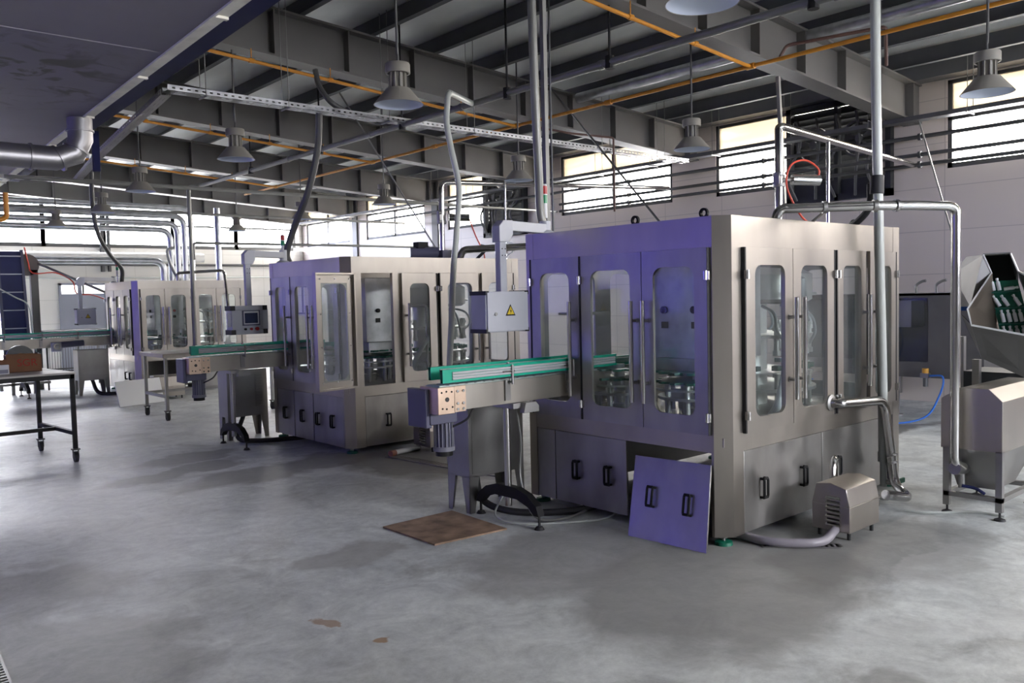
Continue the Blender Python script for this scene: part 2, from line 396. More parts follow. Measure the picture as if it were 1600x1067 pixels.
def plate(mb, out, hole, rad, th, place, off=0.0, k=5):
    """a flat panel out=(u0,u1,z0,z1) with a rounded-rectangle hole"""
    h = rrect(*hole, rad, k); u0, u1, z0, z1 = out
    corners = [(u1, z1), (u0, z1), (u0, z0), (u1, z0)]; o_ = []
    for q in range(4): o_ += [corners[q]] * (k + 1)
    n = len(h)
    vs = []
    for d in (off, off + th):
        vs += [place(p[0], d, p[1]) for p in h] + [place(p[0], d, p[1]) for p in o_]
    fs = []
    for s in (0, 2 * n):
        for i in range(n):
            j = (i + 1) % n
            if o_[i] == o_[j]: fs.append((s + i, s + j, s + n + i))
            else: fs.append((s + i, s + j, s + n + j, s + n + i))
    for i in range(n):
        j = (i + 1) % n; fs.append((i, j, 2 * n + j, 2 * n + i))
        if o_[i] != o_[j]: fs.append((n + i, n + j, 3 * n + j, 3 * n + i))
    return mb.add(vs, fs)

def pbox(mb, place, u0, u1, d0, d1, z0, z1):
    return mb.hexa([place(u0, d0, z0), place(u1, d0, z0), place(u1, d1, z0), place(u0, d1, z0)],
                   [place(u0, d0, z1), place(u1, d0, z1), place(u1, d1, z1), place(u0, d1, z1)])

def thing(name, label, cat, loc=(0, 0, 0), rz=0.0, group=None):
    o_ = bpy.data.objects.new(name, None); COL.objects.link(o_); o_.empty_display_size = 0.1
    o_.location = loc; o_.rotation_euler = (0, 0, rz); o_['label'] = label; o_['category'] = cat
    if group: o_['group'] = group
    return o_
def tag(o_, label, cat, group=None):
    o_['label'] = label; o_['category'] = cat
    if group: o_['group'] = group
    return o_
def struct(name, mb, m, **k):
    o_ = mb.build(name, m, **k); o_['kind'] = 'structure'; return o_
def copy_tree(o_, parent=None):
    c = o_.copy(); COL.objects.link(c)
    if parent is not None: c.parent = parent
    for ch in list(o_.children): copy_tree(ch, c)
    return c
def text(body, size, m, parent, loc, rot, name='lettering', ext=0.0008):
    cu = bpy.data.curves.new(name, 'FONT'); cu.body = body; cu.size = size; cu.extrude = ext; cu.align_x = 'CENTER'; cu.align_y = 'CENTER'
    cu.materials.append(m)
    tmp = bpy.data.objects.new(name, cu); COL.objects.link(tmp)
    me = bpy.data.meshes.new_from_object(tmp.evaluated_get(bpy.context.evaluated_depsgraph_get()))
    bpy.data.objects.remove(tmp)
    o_ = bpy.data.objects.new(name, me); COL.objects.link(o_); o_.location = loc; o_.rotation_euler = rot; o_.parent = parent
    return o_
def pipe(name, label, pts, r, m, n=12, fr=0.0, cat='pipe', group=None, extra=None):
    P_ = fil(pts, fr) if fr else pts
    mb = MB().tube(P_, r, n)
    if extra: extra(mb)
    return tag(mb.build(name, m), label, cat, group)

# ================================================================ the hall
def roofz(x): return 4.55 - 0.0625 * (x - 4.3)      # underside of the rafters
struct('floor', MB().box(XL - 0.3, YN - 0.3, -0.2, XW + 0.3, YB + 0.3, 0.0), CONC, smooth=False)

# right wall with its window openings
mb = MB(); Z0, Z1 = 3.35, 4.58; TOP = 4.75
mb.box(XW, YN, 0, XW + 0.2, YB, Z0); mb.box(XW, YN, Z1, XW + 0.2, YB, TOP)
ys = [YN] + [q for w in WIN for q in w] + [YB]
for i in range(0, len(ys), 2): mb.box(XW, ys[i], Z0, XW + 0.2, ys[i + 1], Z1)
struct('wall_right', mb, TILEX, smooth=False)
# back wall
mb = MB(); mb.box(4.4, YB, 0, XW + 0.2, YB + 0.2, 2.25); mb.box(1.8, YB, 2.25, XW + 0.2, YB + 0.2, Z0 - 0.1); mb.box(1.8, YB, 4.55, XW + 0.2, YB + 0.2, 6.0)
mb.box(XL, YB, 0, 1.8, YB + 0.2, 1.2); mb.box(XL, YB, 3.6, 1.8, YB + 0.2, 6.0); mb.box(1.7, YB, 1.2, 1.8, YB + 0.2, 3.6); mb.box(1.8, YB, 0, 2.8, YB + 0.2, 2.25)
struct('window_36', MB().box(XL, YB + 0.1, 1.2, 1.7, YB + 0.12, 3.6), VIOLET, smooth=False)  # added violet sheet out of view, put in to tint reflections
mb.box(12.35, YB, Z0, XW + 0.2, YB + 0.2, 4.55)
struct('wall_back', mb, TILEY, smooth=False)
mb = MB(); mb.box(XL - 0.2, YN, 0, XL, YB, 1.2); mb.box(XL - 0.2, YN, 3.5, XL, YB, 6.0); mb.box(XL - 0.2, YN, 1.2, XL, 5.5, 3.5); mb.box(XL - 0.2, 20.5, 1.2, XL, YB, 3.5)
for y in (8.5, 11.5, 14.5, 17.5): mb.box(XL - 0.2, y - 0.1, 1.2, XL, y + 0.1, 3.5)
struct('wall_left', mb, PLAST, smooth=False)
for i in range(5):
    a = (5.5, 8.6, 11.6, 14.6, 17.6)[i]; b = (8.4, 11.4, 14.4, 17.4, 20.5)[i]
    struct('window_%d' % (31 + i), MB().box(XL - 0.12, a, 1.2, XL - 0.10, b, 3.5), VIOLET, smooth=False)  # unseen violet sheets added to colour the machines' left faces
mb = MB(); mb.box(XL, YN - 0.2, 0, XW, YN, 2.2); mb.box(XL, YN - 0.2, 3.6, XW, YN, 6.0); mb.box(XL, YN - 0.2, 2.2, 4.0, YN, 3.6); mb.box(9.0, YN - 0.2, 2.2, XW, YN, 3.6)
struct('wall_front', mb, PLAST, smooth=False)

# sloping roof lining of silver foil
mb = MB(); za = lambda x: roofz(x) + 0.80
mb.hexa([(XL - 0.2, YN - 0.2, za(XL)), (XW + 0.2, YN - 0.2, za(XW) - 0.01), (XW + 0.2, YB + 0.2, za(XW) - 0.01), (XL - 0.2, YB + 0.2, za(XL))],
        [(XL - 0.2, YN - 0.2, za(XL) + 0.12), (XW + 0.2, YN - 0.2, za(XW) + 0.11), (XW + 0.2, YB + 0.2, za(XW) + 0.11), (XL - 0.2, YB + 0.2, za(XL) + 0.12)])
struct('ceiling', mb, FOIL, smooth=False)

# windows in the right wall: frame, bars, clear lower panes and tan upper panes
nw = 0
for wi, (a, b) in enumerate(WIN):
    nw += 1
    f = MB(); x0, x1 = XW + 0.02, XW + 0.09
    f.box(x0, a, Z0, x1, b, Z0 + 0.07); f.box(x0, a, Z1 - 0.05, x1, b, Z1)
    f.box(x0, a, Z0, x1, a + 0.06, Z1); f.box(x0, b - 0.06, Z0, x1, b, Z1)
    mid = (a + b) / 2; f.box(x0, mid - 0.04, Z0, x1, mid + 0.04, Z1)
    f.box(x0, a, 4.02, x1, b, 4.09)
    w = struct('window_%d' % nw, f, WINF, smooth=False)
    g = MB(); g.box(XW + 0.05, a + 0.02, Z0 + 0.02, XW + 0.056, b - 0.02, 4.05)
    g.build('pane', WGLASS, w, smooth=False)
    if wi in (3, 5):   # half of these two is taken by a fan unit
        a2, b2 = (7.45, b) if wi == 3 else (15.26, b)
    else: a2, b2 = a, b
    g = MB(); g.box(XW + 0.05, a2 + 0.02, 4.06, XW + 0.056, b2 - 0.02, Z1 - 0.02)
    g.build('upper_pane', FILM, w, smooth=False, label='tan film covered upper pane')
# windows along the back wall
bx = [1.8, 3.6, 5.28, 6.75, 8.6, 10.45, 12.3]
for i in range(6):
    nw += 1; a, b = bx[i], bx[i + 1]
    f = MB(); y0, y1 = YB + 0.02, YB + 0.1
    f.box(a, y0, Z0 - 0.1, b, y1, Z0); f.box(a, y0, 4.5, b, y1, 4.56); f.box(a - 0.05, y0, Z0 - 0.1, a + 0.05, y1, 4.56)
    f.box(b - 0.05, y0, Z0, b + 0.05, y1, 4.56)
    if i >= 3: f.box(a, y0, 3.88, b, y1, 3.93)
    w = struct('window_%d' % nw, f, WINF, smooth=False)
    MB().box(a + 0.02, YB + 0.05, Z0, b - 0.02, YB + 0.056, 4.52).build('pane', WGLASS, w, smooth=False)
# grey back door ; the pane at its top is made to glow like daylight
f = MB(); f.box(5.62, YB - 0.04, 0, 6.68, YB, 2.02); f.box(5.56, YB - 0.06, 0, 5.62, YB, 2.3); f.box(6.68, YB - 0.06, 0, 6.74, YB, 2.3); f.box(5.56, YB - 0.06, 2.24, 6.74, YB, 2.3)
struct('door_1', f, mat('grey_door', (0.24, 0.25, 0.29), 0.45), smooth=False)
fl_ = mat('glowing_fanlight', (0.9, 0.9, 0.95), 0.5)
fl_.node_tree.nodes['Principled BSDF'].inputs['Emission Color'].default_value = (0.95, 0.95, 1, 1)
fl_.node_tree.nodes['Principled BSDF'].inputs['Emission Strength'].default_value = 2.5
f = MB(); f.box(5.62, YB - 0.035, 2.02, 6.68, YB - 0.01, 2.24)
struct('window_30', f, fl_, smooth=False)
f = MB(); f.box(6.12, YB - 0.06, 2.02, 6.17, YB - 0.035, 2.24); struct('trim_40', f, WINF, smooth=False)

# rafters: deep I-beams with web stiffeners
RY = [1.5, 5.45, 9.35, 13.30, 17.25, 21.15, 24.24]
for i, y in enumerate(RY):
    mb = MB(); xa, xb = -5.9, XW
    h = 0.56
    for (dz0, dz1, hw) in ((0, 0.025, 0.13), (h - 0.025, h, 0.13)):
        mb.hexa([(xa, y - hw, roofz(xa) + dz0), (xb, y - hw, roofz(xb) + dz0), (xb, y + hw, roofz(xb) + dz0), (xa, y + hw, roofz(xa) + dz0)],
                [(xa, y - hw, roofz(xa) + dz1), (xb, y - hw, roofz(xb) + dz1), (xb, y + hw, roofz(xb) + dz1), (xa, y + hw, roofz(xa) + dz1)])
    mb.hexa([(xa, y - 0.008, roofz(xa)), (xb, y - 0.008, roofz(xb)), (xb, y + 0.008, roofz(xb)), (xa, y + 0.008, roofz(xa))],
            [(xa, y - 0.008, roofz(xa) + h), (xb, y - 0.008, roofz(xb) + h), (xb, y + 0.008, roofz(xb) + h), (xa, y + 0.008, roofz(xa) + h)])
    x = 12.35
    while x > xa:
        z = roofz(x); mb.box(x - 0.008, y - 0.125, z + 0.02, x + 0.008, y + 0.125, z + h - 0.02); x -= 0.98
    struct('trim_%d' % (i + 1 if i < 6 else 18), mb, PAINT, smooth=False)
mb = MB(); mb.box(6.62, YB - 0.12, 2.6, 6.70, YB, 4.4); mb.box(6.80, YB - 0.12, 2.6, 6.86, YB, 4.4); struct('trim_41', mb, PIPED, smooth=False)
# wall columns under the rafters and in the back corner
for i, y in enumerate([1.5, 5.45, 9.35, 13.30, 17.25, 21.15]):
    mb = MB(); mb.box(XW - 0.22, y - 0.09, 4.03 if i < 4 else 0, XW, y + 0.09, 4.6) if i < 4 else mb.box(XW - 0.05, y - 0.12, 0, XW, y + 0.12, 4.6)
    struct('trim_%d' % (i + 10), mb, PAINT, smooth=False)
# purlins
i = 20
for k in range(18):
    x = 11.72 - 0.975 * k; z = roofz(x) + 0.56
    mb = MB(); mb.box(x - 0.005, YN, z, x + 0.005, YB, z + 0.22); mb.box(x - 0.075, YN, z, x, YB, z + 0.012); mb.box(x, YN, z + 0.208, x + 0.075, YB, z + 0.22)
    struct('trim_%d' % i, mb, PURL, smooth=False); i += 1
mb = MB().box(XW - 0.28, YN, 4.60, XW, YB, 4.82); struct('trim_19', mb, PURL, smooth=False)

# low soffit of the annex on the left, its edge trim and the navy beam under it
def ex(y): return 2.30 + 0.0375 * (y - 2.0)
mb = MB(); mb.hexa([(XL, YN, 3.75), (ex(YN), YN, 3.75), (ex(19), 19, 3.75), (XL, 19, 3.75)], [(XL, YN, 4.0), (ex(YN), YN, 4.0), (ex(19), 19, 4.0), (XL, 19, 4.0)])
mb.box(XL, 7.10, 3.742, ex(7.1) - 0.02, 7.13, 3.751)
so = struct('ceiling_soffit', mb, SOFF, smooth=False)
mb = MB()
for (o0, o1, z0, z1) in ((0.0, 0.02, 3.735, 4.0), (0.02, 0.13, 3.765, 3.82)):
    mb.hexa([(ex(YN) + o0, YN, z0), (ex(YN) + o1, YN, z0), (ex(19) + o1, 19, z0), (ex(19) + o0, 19, z0)], [(ex(YN) + o0, YN, z1), (ex(YN) + o1, YN, z1), (ex(19) + o1, 19, z1), (ex(19) + o0, 19, z1)])
for y in range(-4, 19, 2): mb.box(ex(y) + 0.02, y, 3.745, ex(y) + 0.13, y + 0.04, 3.77)
struct('trim_8', mb, SOFFE, smooth=False)
mb = MB()
for (o0, o1, z0, z1) in ((0.135, 0.31, 3.78, 3.80), (0.135, 0.31, 3.98, 4.0), (0.21, 0.23, 3.79, 3.99)):
    mb.hexa([(ex(YN) + o0, YN, z0), (ex(YN) + o1, YN, z0), (ex(16) + o1, 16, z0), (ex(16) + o0, 16, z0)], [(ex(YN) + o0, YN, z1), (ex(YN) + o1, YN, z1), (ex(16) + o1, 16, z1), (ex(16) + o0, 16, z1)])
mb.box(2.97, 11.0, 3.32, 3.04, 11.07, 3.80)
struct('trim_9', mb, NAVY, smooth=False)

# ================================================================ filling machines
def machine(name, label, loc, grp, W_=2.52, D_=1.90, H_=2.19, left=None, right=None, lowl=None, lowr=None, full=True):
    """left: doors on the x=0 side as (y0, y1, handle side, hole z0); right: doors on the y=0 side; low*: cover panels"""
    T = thing(name, label, 'bottling machine', loc, 0, grp)
    PL = lambda u, d, z: (-d, u, z)
    PR = lambda u, d, z: (u, -d, z)
    PLb = lambda u, d, z: (W_ + d, u, z)
    PRb = lambda u, d, z: (u, D_ + d, z)
    ZB, ZL0, ZL1, ZD = 0.055, 0.62, 0.735, 1.985
    f = MB()
    c = 0.09
    f.prism([(0, c), (c, 0), (0.21, 0), (0.21, 0.06), (0.06, 0.06), (0.06, 0.11), (0, 0.11)], 'z', ZB, H_)     # bevelled near corner post
    f.box(W_ - 0.11, 0, ZB, W_, 0.11, H_); f.box(0, D_ - 0.085, ZB, 0.11, D_, H_); f.box(W_ - 0.11, D_ - 0.11, ZB, W_, D_, H_)
    e_ = 0.002
    for (z0, z1) in ((ZD, H_ - e_), (ZL0, ZL1)):
        f.box(0.21, e_, z0, W_ - 0.11, 0.04, z1); f.box(e_, 0.11, z0, 0.04, D_ - 0.085, z1)
        f.box(0.11, D_ - 0.04, z0, W_ - 0.11, D_ - e_, z1); f.box(W_ - 0.04, 0.11, z0, W_ - e_, D_ - 0.11, z1)
    for y in (0.5, 1.2): f.box(0.04, y, H_ - 0.04, W_ - 0.04, y + 0.05, H_ - 0.006)
    f.box(0.04, 0.04, 0.66, W_ - 0.04, D_ - 0.04, 0.72)      # table plate
    # mullions beside the doors
    for (doors, P_) in ((left, PL), (right, PR)):
        for k in range(len(doors) - 1):
            a, b = doors[k][1], doors[k + 1][0]
            pbox(f, P_, a - 0.015, b + 0.015, -0.06, -0.012, ZL1, ZD)
    f.box(0.7, 0.012, ZB, 0.74, 0.05, ZL0) if False else None
    f.build('frame', STEEL, T, smooth=False)
    # back side walls with plain window openings
    bk = MB()
    for (P_, L_) in ((PLb, D_), (PRb, W_)):
        n = 2 if L_ < 2.2 else 3; w = (L_ - 0.22) / n
        for k in range(n):
            u0 = 0.11 + k * w; plate(bk, (u0, u0 + w, ZL1, ZD), (u0 + 0.1, u0 + w - 0.1, 0.86, 1.865), 0.07, 0.02, P_, -0.03)
        pbox(bk, P_, 0.11, L_ - 0.11, -0.03, -0.01, ZB, ZL0)
    bk.build('back_panel', STEELD, T, smooth=False)
    # doors
    for side, doors, P_ in (('l', left, PL), ('r', right, PR)):
        for (a, b, hs, hz, mode) in doors:
            if mode == 'gap': continue
            d = MB(); m_ = 0.105 if b - a > 0.45 else 0.085
            hole = (a + m_, b - m_ * 0.95, hz, 1.865)
            if mode == 'open': PP = lambda u, q, z: P_(0.10 + q * 0.93 + 0 * u, 0, z)
            if mode == 'open':
                # leaf swung out on its left hinge
                th = math.radians(171); hx, hy = a - 0.012, -0.03
                def PP(u, q, z, th=th, hx=hx, hy=hy, a=a):
                    s = u - a; return (hx + math.cos(-th) * s - math.sin(-th) * (-q), hy + math.sin(-th) * s + math.cos(-th) * (-q), z)
            else: PP = P_
            plate(d, (a, b, ZL1 + 0.005, ZD - 0.003), hole, 0.07 if b - a > 0.45 else 0.055, 0.022, PP, 0.004)
            leaf = d.build('door', STEEL if side == 'r' else STEELP, T, smooth=False)
            g = MB(); pbox(g, PP, hole[0] - 0.012, hole[1] + 0.012, 0.0, 0.003, (hole[2] if mode != 'slot' else 1.02) - 0.012, hole[3] + 0.012)
            g.build('window_pane', GLASSO if mode == 'open' else GLASS, leaf, smooth=False)
            if mode == 'slot':
                g = MB(); pbox(g, PP, hole[0] + 0.16, hole[1] + 0.012, 0.0, 0.003, 0.85, 1.0); g.build('window_pane', GLASS, leaf, smooth=False)
            if mode == 'open':
                sc = MB()
                fr_ = MB()
                for (u0, u1, z0, z1) in ((a, a + 0.02, ZL1, ZD), (b - 0.02, b, ZL1, ZD), (a, b, ZL1, ZL1 + 0.02), (a, b, ZD - 0.02, ZD)):
                    pbox(fr_, PP, u0, u1, -0.03, 0.004, z0, z1)
                fr_.build('door_rim', STEEL, leaf)
                for z in (0.82, 1.2, 1.55, 1.92):
                    for u in (a + 0.07, b - 0.07):
                        q = PP(u, -0.002, z); q2 = PP(u, -0.008, z); sc.cyl(q, q2, 0.009, 8)
                for u in ((a + b) / 2,):
                    for z in (0.82, 1.92): sc.cyl(PP(u, -0.002, z), PP(u, -0.008, z), 0.009, 8)
                sc.build('screw', CHROME, leaf)
            if hs and mode != 'open':
                g = MB(); u = (a - 0.016, a - 0.001) if hs > 0 and side == 'r' else ((b + 0.001, b + 0.016) if side == 'r' else ((a - 0.003, a) if hs > 0 else (b, b + 0.018)))
                pbox(g, PP, u[0], u[1], 0.0, 0.028, ZL1 + 0.005, ZD - 0.003)
                g.build('dark_gap_strip', BLACKR, leaf, smooth=False)  # black strip stands in for the shade in the gap beside the door
            # long tube handle
            if hs and mode != 'open':
                hu = a + 0.05 if hs < 0 else b - 0.05
                h = MB(); h.cyl(PP(hu, 0.085, 0.92), PP(hu, 0.085, 1.64), 0.0165, 14)
                h.build('handle', CHROME, leaf)
                for z in (1.06, 1.50):
                    s_ = MB(); s_.cyl(PP(hu, 0.026, z), PP(hu, 0.072, z), 0.011, 10); s_.cyl(PP(hu, 0.026, z), PP(hu, 0.031, z), 0.02, 12)
                    s_.build('handle_standoff', STEELD, leaf)
            if hs:
                hu = b + 0.004 if hs < 0 else a - 0.004
                for z in (0.86, 1.80):
                    s_ = MB(); pbox(s_, PP, hu - 0.018, hu + 0.018, 0.026, 0.045, z - 0.028, z + 0.028); s_.cyl(PP(hu, 0.045, z - 0.03), PP(hu, 0.045, z + 0.03), 0.010, 8)
                    s_.build('hinge', CHROME, leaf)
    # lower cover panels with black grips
    for panels, P_ in ((lowl, PL), (lowr, PR)):
        for (a, b, grips) in panels:
            p = MB(); pbox(p, P_, a, b, -0.02, -0.002, ZB + 0.005, ZL0 - 0.004)
            pn = p.build('cover_panel', STEELP, T, bevel=0.002)
            for u in grips:
                z0, z1 = 0.27, 0.40
                g = MB().tube(fil([P_(u - 0.022, 0.0, z0), P_(u - 0.022, 0.032, z0 - 0.0), P_(u - 0.022, 0.032, z1), P_(u - 0.022, 0, z1)], 0.015, 3), 0.009, 8)
                g.tube(fil([P_(u + 0.022, 0.0, z0), P_(u + 0.022, 0.032, z0), P_(u + 0.022, 0.032, z1), P_(u + 0.022, 0, z1)], 0.015, 3), 0.009, 8)
                g.cyl(P_(u - 0.024, 0.026, z0), P_(u + 0.024, 0.026, z0), 0.011, 8); g.cyl(P_(u - 0.024, 0.026, z1), P_(u + 0.024, 0.026, z1), 0.011, 8)
                g.build('grip', BLACK, pn)
    # levelling feet
    for (x, y) in ((0.07, 0.07), (W_ - 0.07, 0.07), (0.07, D_ - 0.07), (W_ - 0.07, D_ - 0.07)):
        s_ = MB().cyl((x, y, 0.025), (x, y, 0.09), 0.016, 10); s_.cyl((x, y, 0.045), (x, y, 0.06), 0.026, 6)
        ft = s_.build('foot', STEELD, T)
        MB().lathe([(0.001, 0), (0.062, 0), (0.058, 0.022), (0.03, 0.03), (0.001, 0.03)], (x, y, 0.0), 20).build('foot_pad', GREENF, ft)
    # ------------------------------------------------ the works inside
    cb = MB().box(0.50, 0.40, 1.19, 1.06, 1.10, 1.94)
    cb.box(0.56, 0.46, 1.06, 1.0, 1.04, 1.19)
    cbx = cb.build('capping_head', GALV, T, bevel=0.006)
    for (y) in (0.60, 0.88):
        kb = MB().cyl((0.50, y, 1.56), (0.475, y, 1.56), 0.028, 14); kb.build('knob', BLACK, cbx)
        kb = MB().box(0.492, y - 0.03, 1.42, 0.50, y + 0.03, 1.47); kb.build('button_plate', DARKM, cbx)
    for (x) in (0.66, 0.88):
        kb = MB().cyl((x, 0.40, 1.56), (x, 0.375, 1.56), 0.024, 14); kb.build('knob', RED if x > 0.8 else BLACK, cbx)
        kb = MB().box(x - 0.03, 0.392, 1.42, x + 0.03, 0.40, 1.47); kb.build('button_plate', DARKM, cbx)
    for (cx, cy, r, n) in ((0.70, 0.72, 0.33, 14), (0.55, 1.40, 0.24, 10), (1.12, 1.12, 0.20, 9)):
        s_ = MB()
        for z in (1.0, 1.075):
            pr = []
            for k in range(n * 6):
                a = 2 * PI * k / (n * 6); rr = r - 0.035 * (1 if (k % 6) in (2, 3, 4) else 0) - (0.012 if (k % 6) == 3 else 0)
                pr.append((cx + rr * math.cos(a), cy + rr * math.sin(a)))
            s_.prism(pr, 'z', z, z + 0.018)
        st = s_.build('star_wheel', GREEND, T, smooth=False)
        c_ = MB().cyl((cx, cy, 0.72), (cx, cy, 1.12), 0.045, 16); c_.cyl((cx, cy, 0.88), (cx, cy, 0.90), r * 0.95, 28); c_.cyl((cx, cy, 0.72), (cx, cy, 0.80), 0.10, 20)
        c_.build('spindle', SHINY, st)
        rg = MB().lathe([(r + 0.02, 0), (r + 0.035, 0), (r + 0.035, 0.015), (r + 0.02, 0.015), (r + 0.02, 0)], (cx, cy, 0.955), 28)
        rg.build('guide_ring', SHINY, st)
        for k in range(8):
            a = 2 * PI * k / 8 + 0.3; q = MB().cyl((cx + r * 0.78 * math.cos(a), cy + r * 0.78 * math.sin(a), 0.72), (cx + r * 0.78 * math.cos(a), cy + r * 0.78 * math.sin(a), 0.99), 0.022, 10)
            q.build('lift_post', SHINY, st)
    # filling carousel
    cx, cy, R_ = W_ - 0.80, 0.95, 0.56
    tk = MB().lathe([(0.001, 0), (R_ - 0.08, 0), (R_ - 0.03, 0.03), (R_ - 0.03, 0.24), (R_ - 0.1, 0.28), (0.12, 0.31), (0.001, 0.31)], (cx, cy, 1.58), 36)
    tank = tk.build('filler_tank', SHINY, T)
    rb = MB().lathe([(R_ - 0.025, 0), (R_ + 0.005, 0), (R_ + 0.005, 0.025), (R_ - 0.025, 0.025), (R_ - 0.025, 0)], (cx, cy, 1.64), 36); rb.build('tank_band', SHINY, tank)
    ca = MB().cyl((cx, cy, 0.72), (cx, cy, 1.6), 0.16, 24); ca.cyl((cx, cy, 0.86), (cx, cy, 0.885), R_, 36); ca.cyl((cx, cy, 1.0), (cx, cy, 1.015), R_ - 0.07, 36); ca.cyl((cx, cy, 1.30), (cx, cy, 1.325), R_ - 0.02, 36)
    car = ca.build('carousel', SHINY, T)
    NV = 18 if full else 12
    for k in range(NV):
        a = 2 * PI * k / NV; x, y = cx + (R_ - 0.06) * math.cos(a), cy + (R_ - 0.06) * math.sin(a)
        v = MB().cyl((x, y, 1.20), (x, y, 1.42), 0.022, 10); v.cyl((x, y, 1.16), (x, y, 1.20), 0.032, 10); v.cyl((x, y, 1.36), (x, y, 1.39), 0.034, 10)
        v.build('filling_valve', SHINY, car)
        v = MB().cyl((x, y, 0.73), (x, y, 0.98), 0.02, 8); v.cyl((x, y, 0.98), (x, y, 1.01), 0.035, 10)
        v.build('lift_cylinder', SHINY if k % 2 else STEELD, car)
        v = MB().box(x - 0.03, y - 0.03, 1.035, x + 0.03, y + 0.03, 1.075); v.build('bottle_clamp', GREEND, car)
    for k in range(8):
        a = 2 * PI * k / 8 + 0.2; c_, s_ = math.cos(a), math.sin(a)
        h = MB().tube(crv([(cx + 0.30 * c_, cy + 0.30 * s_, 1.56), (cx + (R_ - 0.04) * c_, cy + (R_ - 0.04) * s_, 1.50), (cx + (R_ + 0.02) * c_, cy + (R_ + 0.02) * s_, 1.36), (cx + (R_ - 0.05) * math.cos(a + 0.25), cy + (R_ - 0.05) * math.sin(a + 0.25), 1.24)], 6), 0.013, 8)
        h.build('hose', HOSE, car)
    if full:
        h = MB().tube(crv([(W_ - 1.25, 0.18, 1.78), (W_ - 1.15, 0.22, 1.4), (W_ - 1.35, 0.25, 1.1), (W_ - 1.55, 0.2, 0.85), (W_ - 1.5, 0.3, 0.73)], 8), 0.03, 12)
        h.build('drain_hose', HOSE, T)
    # bracket frame inside, seen through the windows
    q = MB(); q.tube(fil([(1.25, 0.25, 0.72), (1.25, 0.25, 1.6), (1.25, 1.6, 1.6), (1.25, 1.6, 0.72)], 0.05), 0.018, 8)
    q.cyl((0.3, 1.55, 1.55), (0.3, 1.55, 1.9), 0.012, 8); q.box(0.16, 1.40, 1.53, 0.46, 1.7, 1.55)
    q.build('inner_bracket', STEELD, T)
    q = MB(); q.box(0.02, 1.46, 1.10, 1.0, 1.48, 1.16); q.box(0.02, 1.60, 1.10, 1.0, 1.62, 1.16); q.build('inner_rail', GREEN, T)
    return T

LEFT = [(0.112, 0.665, 1, 0.86, 'door'), (0.671, 1.262, -1, 0.86, 'door'), (1.285, 1.815, -1, 0.86, 'slot')]
M1 = machine('bottling_machine', 'large stainless bottling machine nearest the camera, with a cover panel leaning on it', (4.62, 3.20, 0), 'bottling machines',
    left=LEFT, right=[(0.215, 0.795, 1, 0.835, 'door'), (0.802, 1.378, -1, 0.835, 'door'), (1.436, 1.885, 1, 0.825, 'door'), (1.955, 2.405, -1, 0.825, 'door')],
    lowl=[(0.86, 1.60, (1.03, 1.36)), (1.61, 1.81, ())], lowr=[(0.215, 1.235, (0.43, 0.95)), (1.245, 2.30, (1.45,))])
M2 = machine('bottling_machine', 'middle stainless bottling machine with one window door swung open', (4.63, 8.05, 0), 'bottling machines', D_=1.82, H_=2.165,
    left=[(0.112, 0.665, 1, 0.86, 'door'), (0.671, 1.222, -1, 0.86, 'door'), (1.245, 1.735, -1, 0.86, 'slot')],
    right=[(0.112, 0.64, 1, 0.835, 'open'), (0.728, 1.205, -1, 0.85, 'door'), (1.268, 1.84, 1, 0.85, 'door'), (1.90, 2.405, -1, 0.85, 'door')],
    lowl=[(0.12, 0.80, (0.34, 0.68)), (0.82, 1.28, (1.06,)), (1.30, 1.73, (1.50,))], lowr=[(0.215, 1.235, (0.50,)), (1.245, 2.30, (1.75,))])
M3 = machine('bottling_machine', 'farthest stainless bottling machine, behind the roller table', (5.0, 16.45, 0), 'bottling machines', W_=2.16, D_=1.75, H_=2.14, full=False,
    left=[(0.112, 0.60, 1, 0.86, 'door'), (0.61, 1.10, -1, 0.86, 'door'), (1.12, 1.66, -1, 0.86, 'slot')],
    right=[(0.13, 0.56, 1, 0.835, 'door'), (0.57, 1.06, -1, 0.85, 'door'), (1.13, 1.56, 1, 0.85, 'door'), (1.57, 2.05, -1, 0.85, 'door')],
    lowl=[(0.12, 0.75, (0.34, 0.6)), (0.77, 1.66, ())], lowr=[(1.10, 2.05, ())])

